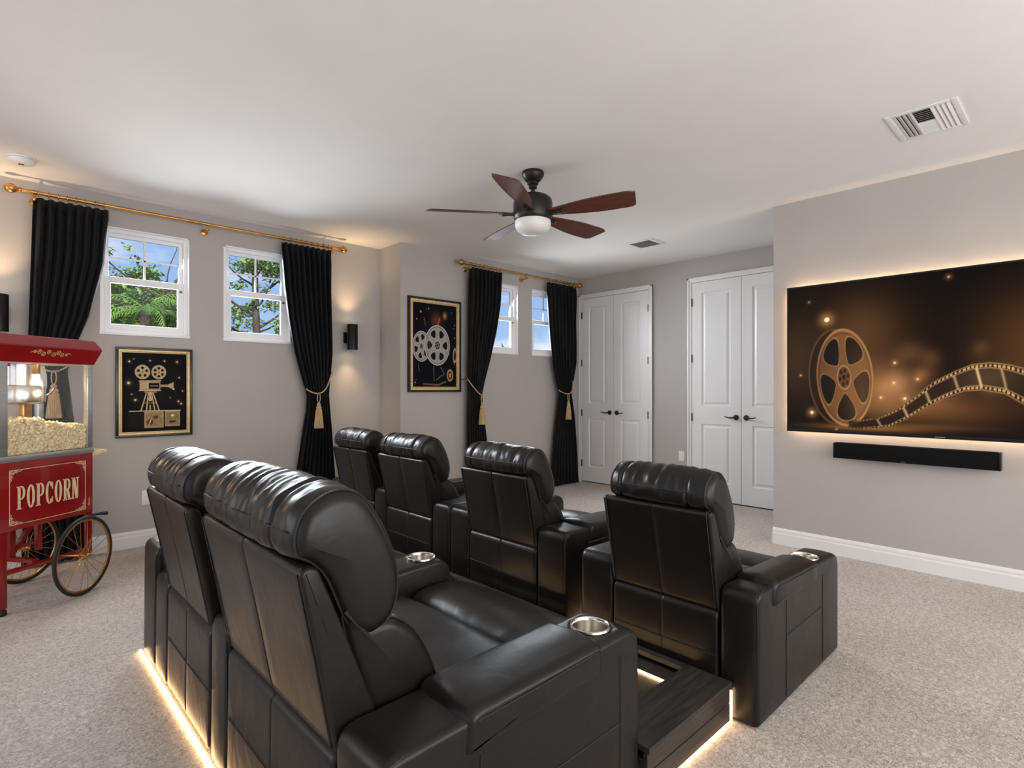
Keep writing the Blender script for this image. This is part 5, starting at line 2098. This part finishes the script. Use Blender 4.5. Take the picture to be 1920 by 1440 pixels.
tree('low bushy treetop along the bottom of the second window from the left', 4.9, 15.0, -3, 2.0, [], cl, M_LEAF2, 0.15, 13, tr=0.1, k=1.6)
# window 3, low corner
cl = [(-0.6, 0, 2.45, 0.75, 260), (0.5, 0, 2.2, 0.6, 200), (1.0, 0, 2.25, 0.35, 100)]
tree('spiky leafy treetop in the lower corner of the third window', 12.7, 14.2, -3, 2.4, [(2.2, -0.3, 0, 0.9, 0.03)], cl, M_LEAF, 0.34, 14, tr=0.08, lw=0.25)

# palm outside window 1
pt = thing('palm_tree', 'bright green palm with arching fronds in the lower pane of the left window', 'palm tree', (2.10, 11.6, -3))
m = MB()
m.tube([(0, 0, 0), (0.05, 0, 2.5), (0, 0, 5.62)], [0.13, 0.10, 0.085], 12)
m.build('trunk', M_BARK, pt)
rnd = random.Random(21)
for k in range(15):
    az = 2 * PI * k / 15 + rnd.uniform(-0.15, 0.15)
    el = rnd.uniform(0.25, 1.25)
    Lf = rnd.uniform(0.65, 0.95)
    pts = []
    n = 16
    p = Vector((0, 0, 5.62))
    ang = el
    for q in range(n + 1):
        pts.append(p.copy())
        p = p + Vector((math.cos(az) * math.cos(ang), math.sin(az) * math.cos(ang), math.sin(ang))) * (Lf / n)
        ang -= 0.095 + 0.03 * q / n
    m = MB()
    m.tube(pts, [0.012 * (1 - 0.8 * q / n) for q in range(n + 1)], 5)
    side = Vector((-math.sin(az), math.cos(az), 0))
    for q in range(2, n):
        u = q / n
        i = min(q, n - 1)
        pp = pts[i].lerp(pts[i + 1], u * n - i)
        dr = (pts[i + 1] - pts[i]).normalized()
        ll = 0.17 * math.sin(PI * (0.15 + 0.8 * u))
        for s in (-1, 1):
            d = (side * s * 0.8 + dr * 0.55 + Vector((0, 0, -0.45))).normalized()
            wv = dr * 0.008
            a = m.bm.verts.new(pp - wv)
            b = m.bm.verts.new(pp + wv)
            c = m.bm.verts.new(pp + d * ll * 0.6 + wv * 0.8 + Vector((0, 0, -0.01)))
            e = m.bm.verts.new(pp + d * ll + Vector((0, 0, -0.06)))
            f_ = m.bm.verts.new(pp + d * ll * 0.6 - wv * 0.8 + Vector((0, 0, -0.01)))
            m.bm.faces.new((a, b, c, f_))
            m.bm.faces.new((f_, c, e))
    m.build('frond', M_PALM, pt, smooth=False)
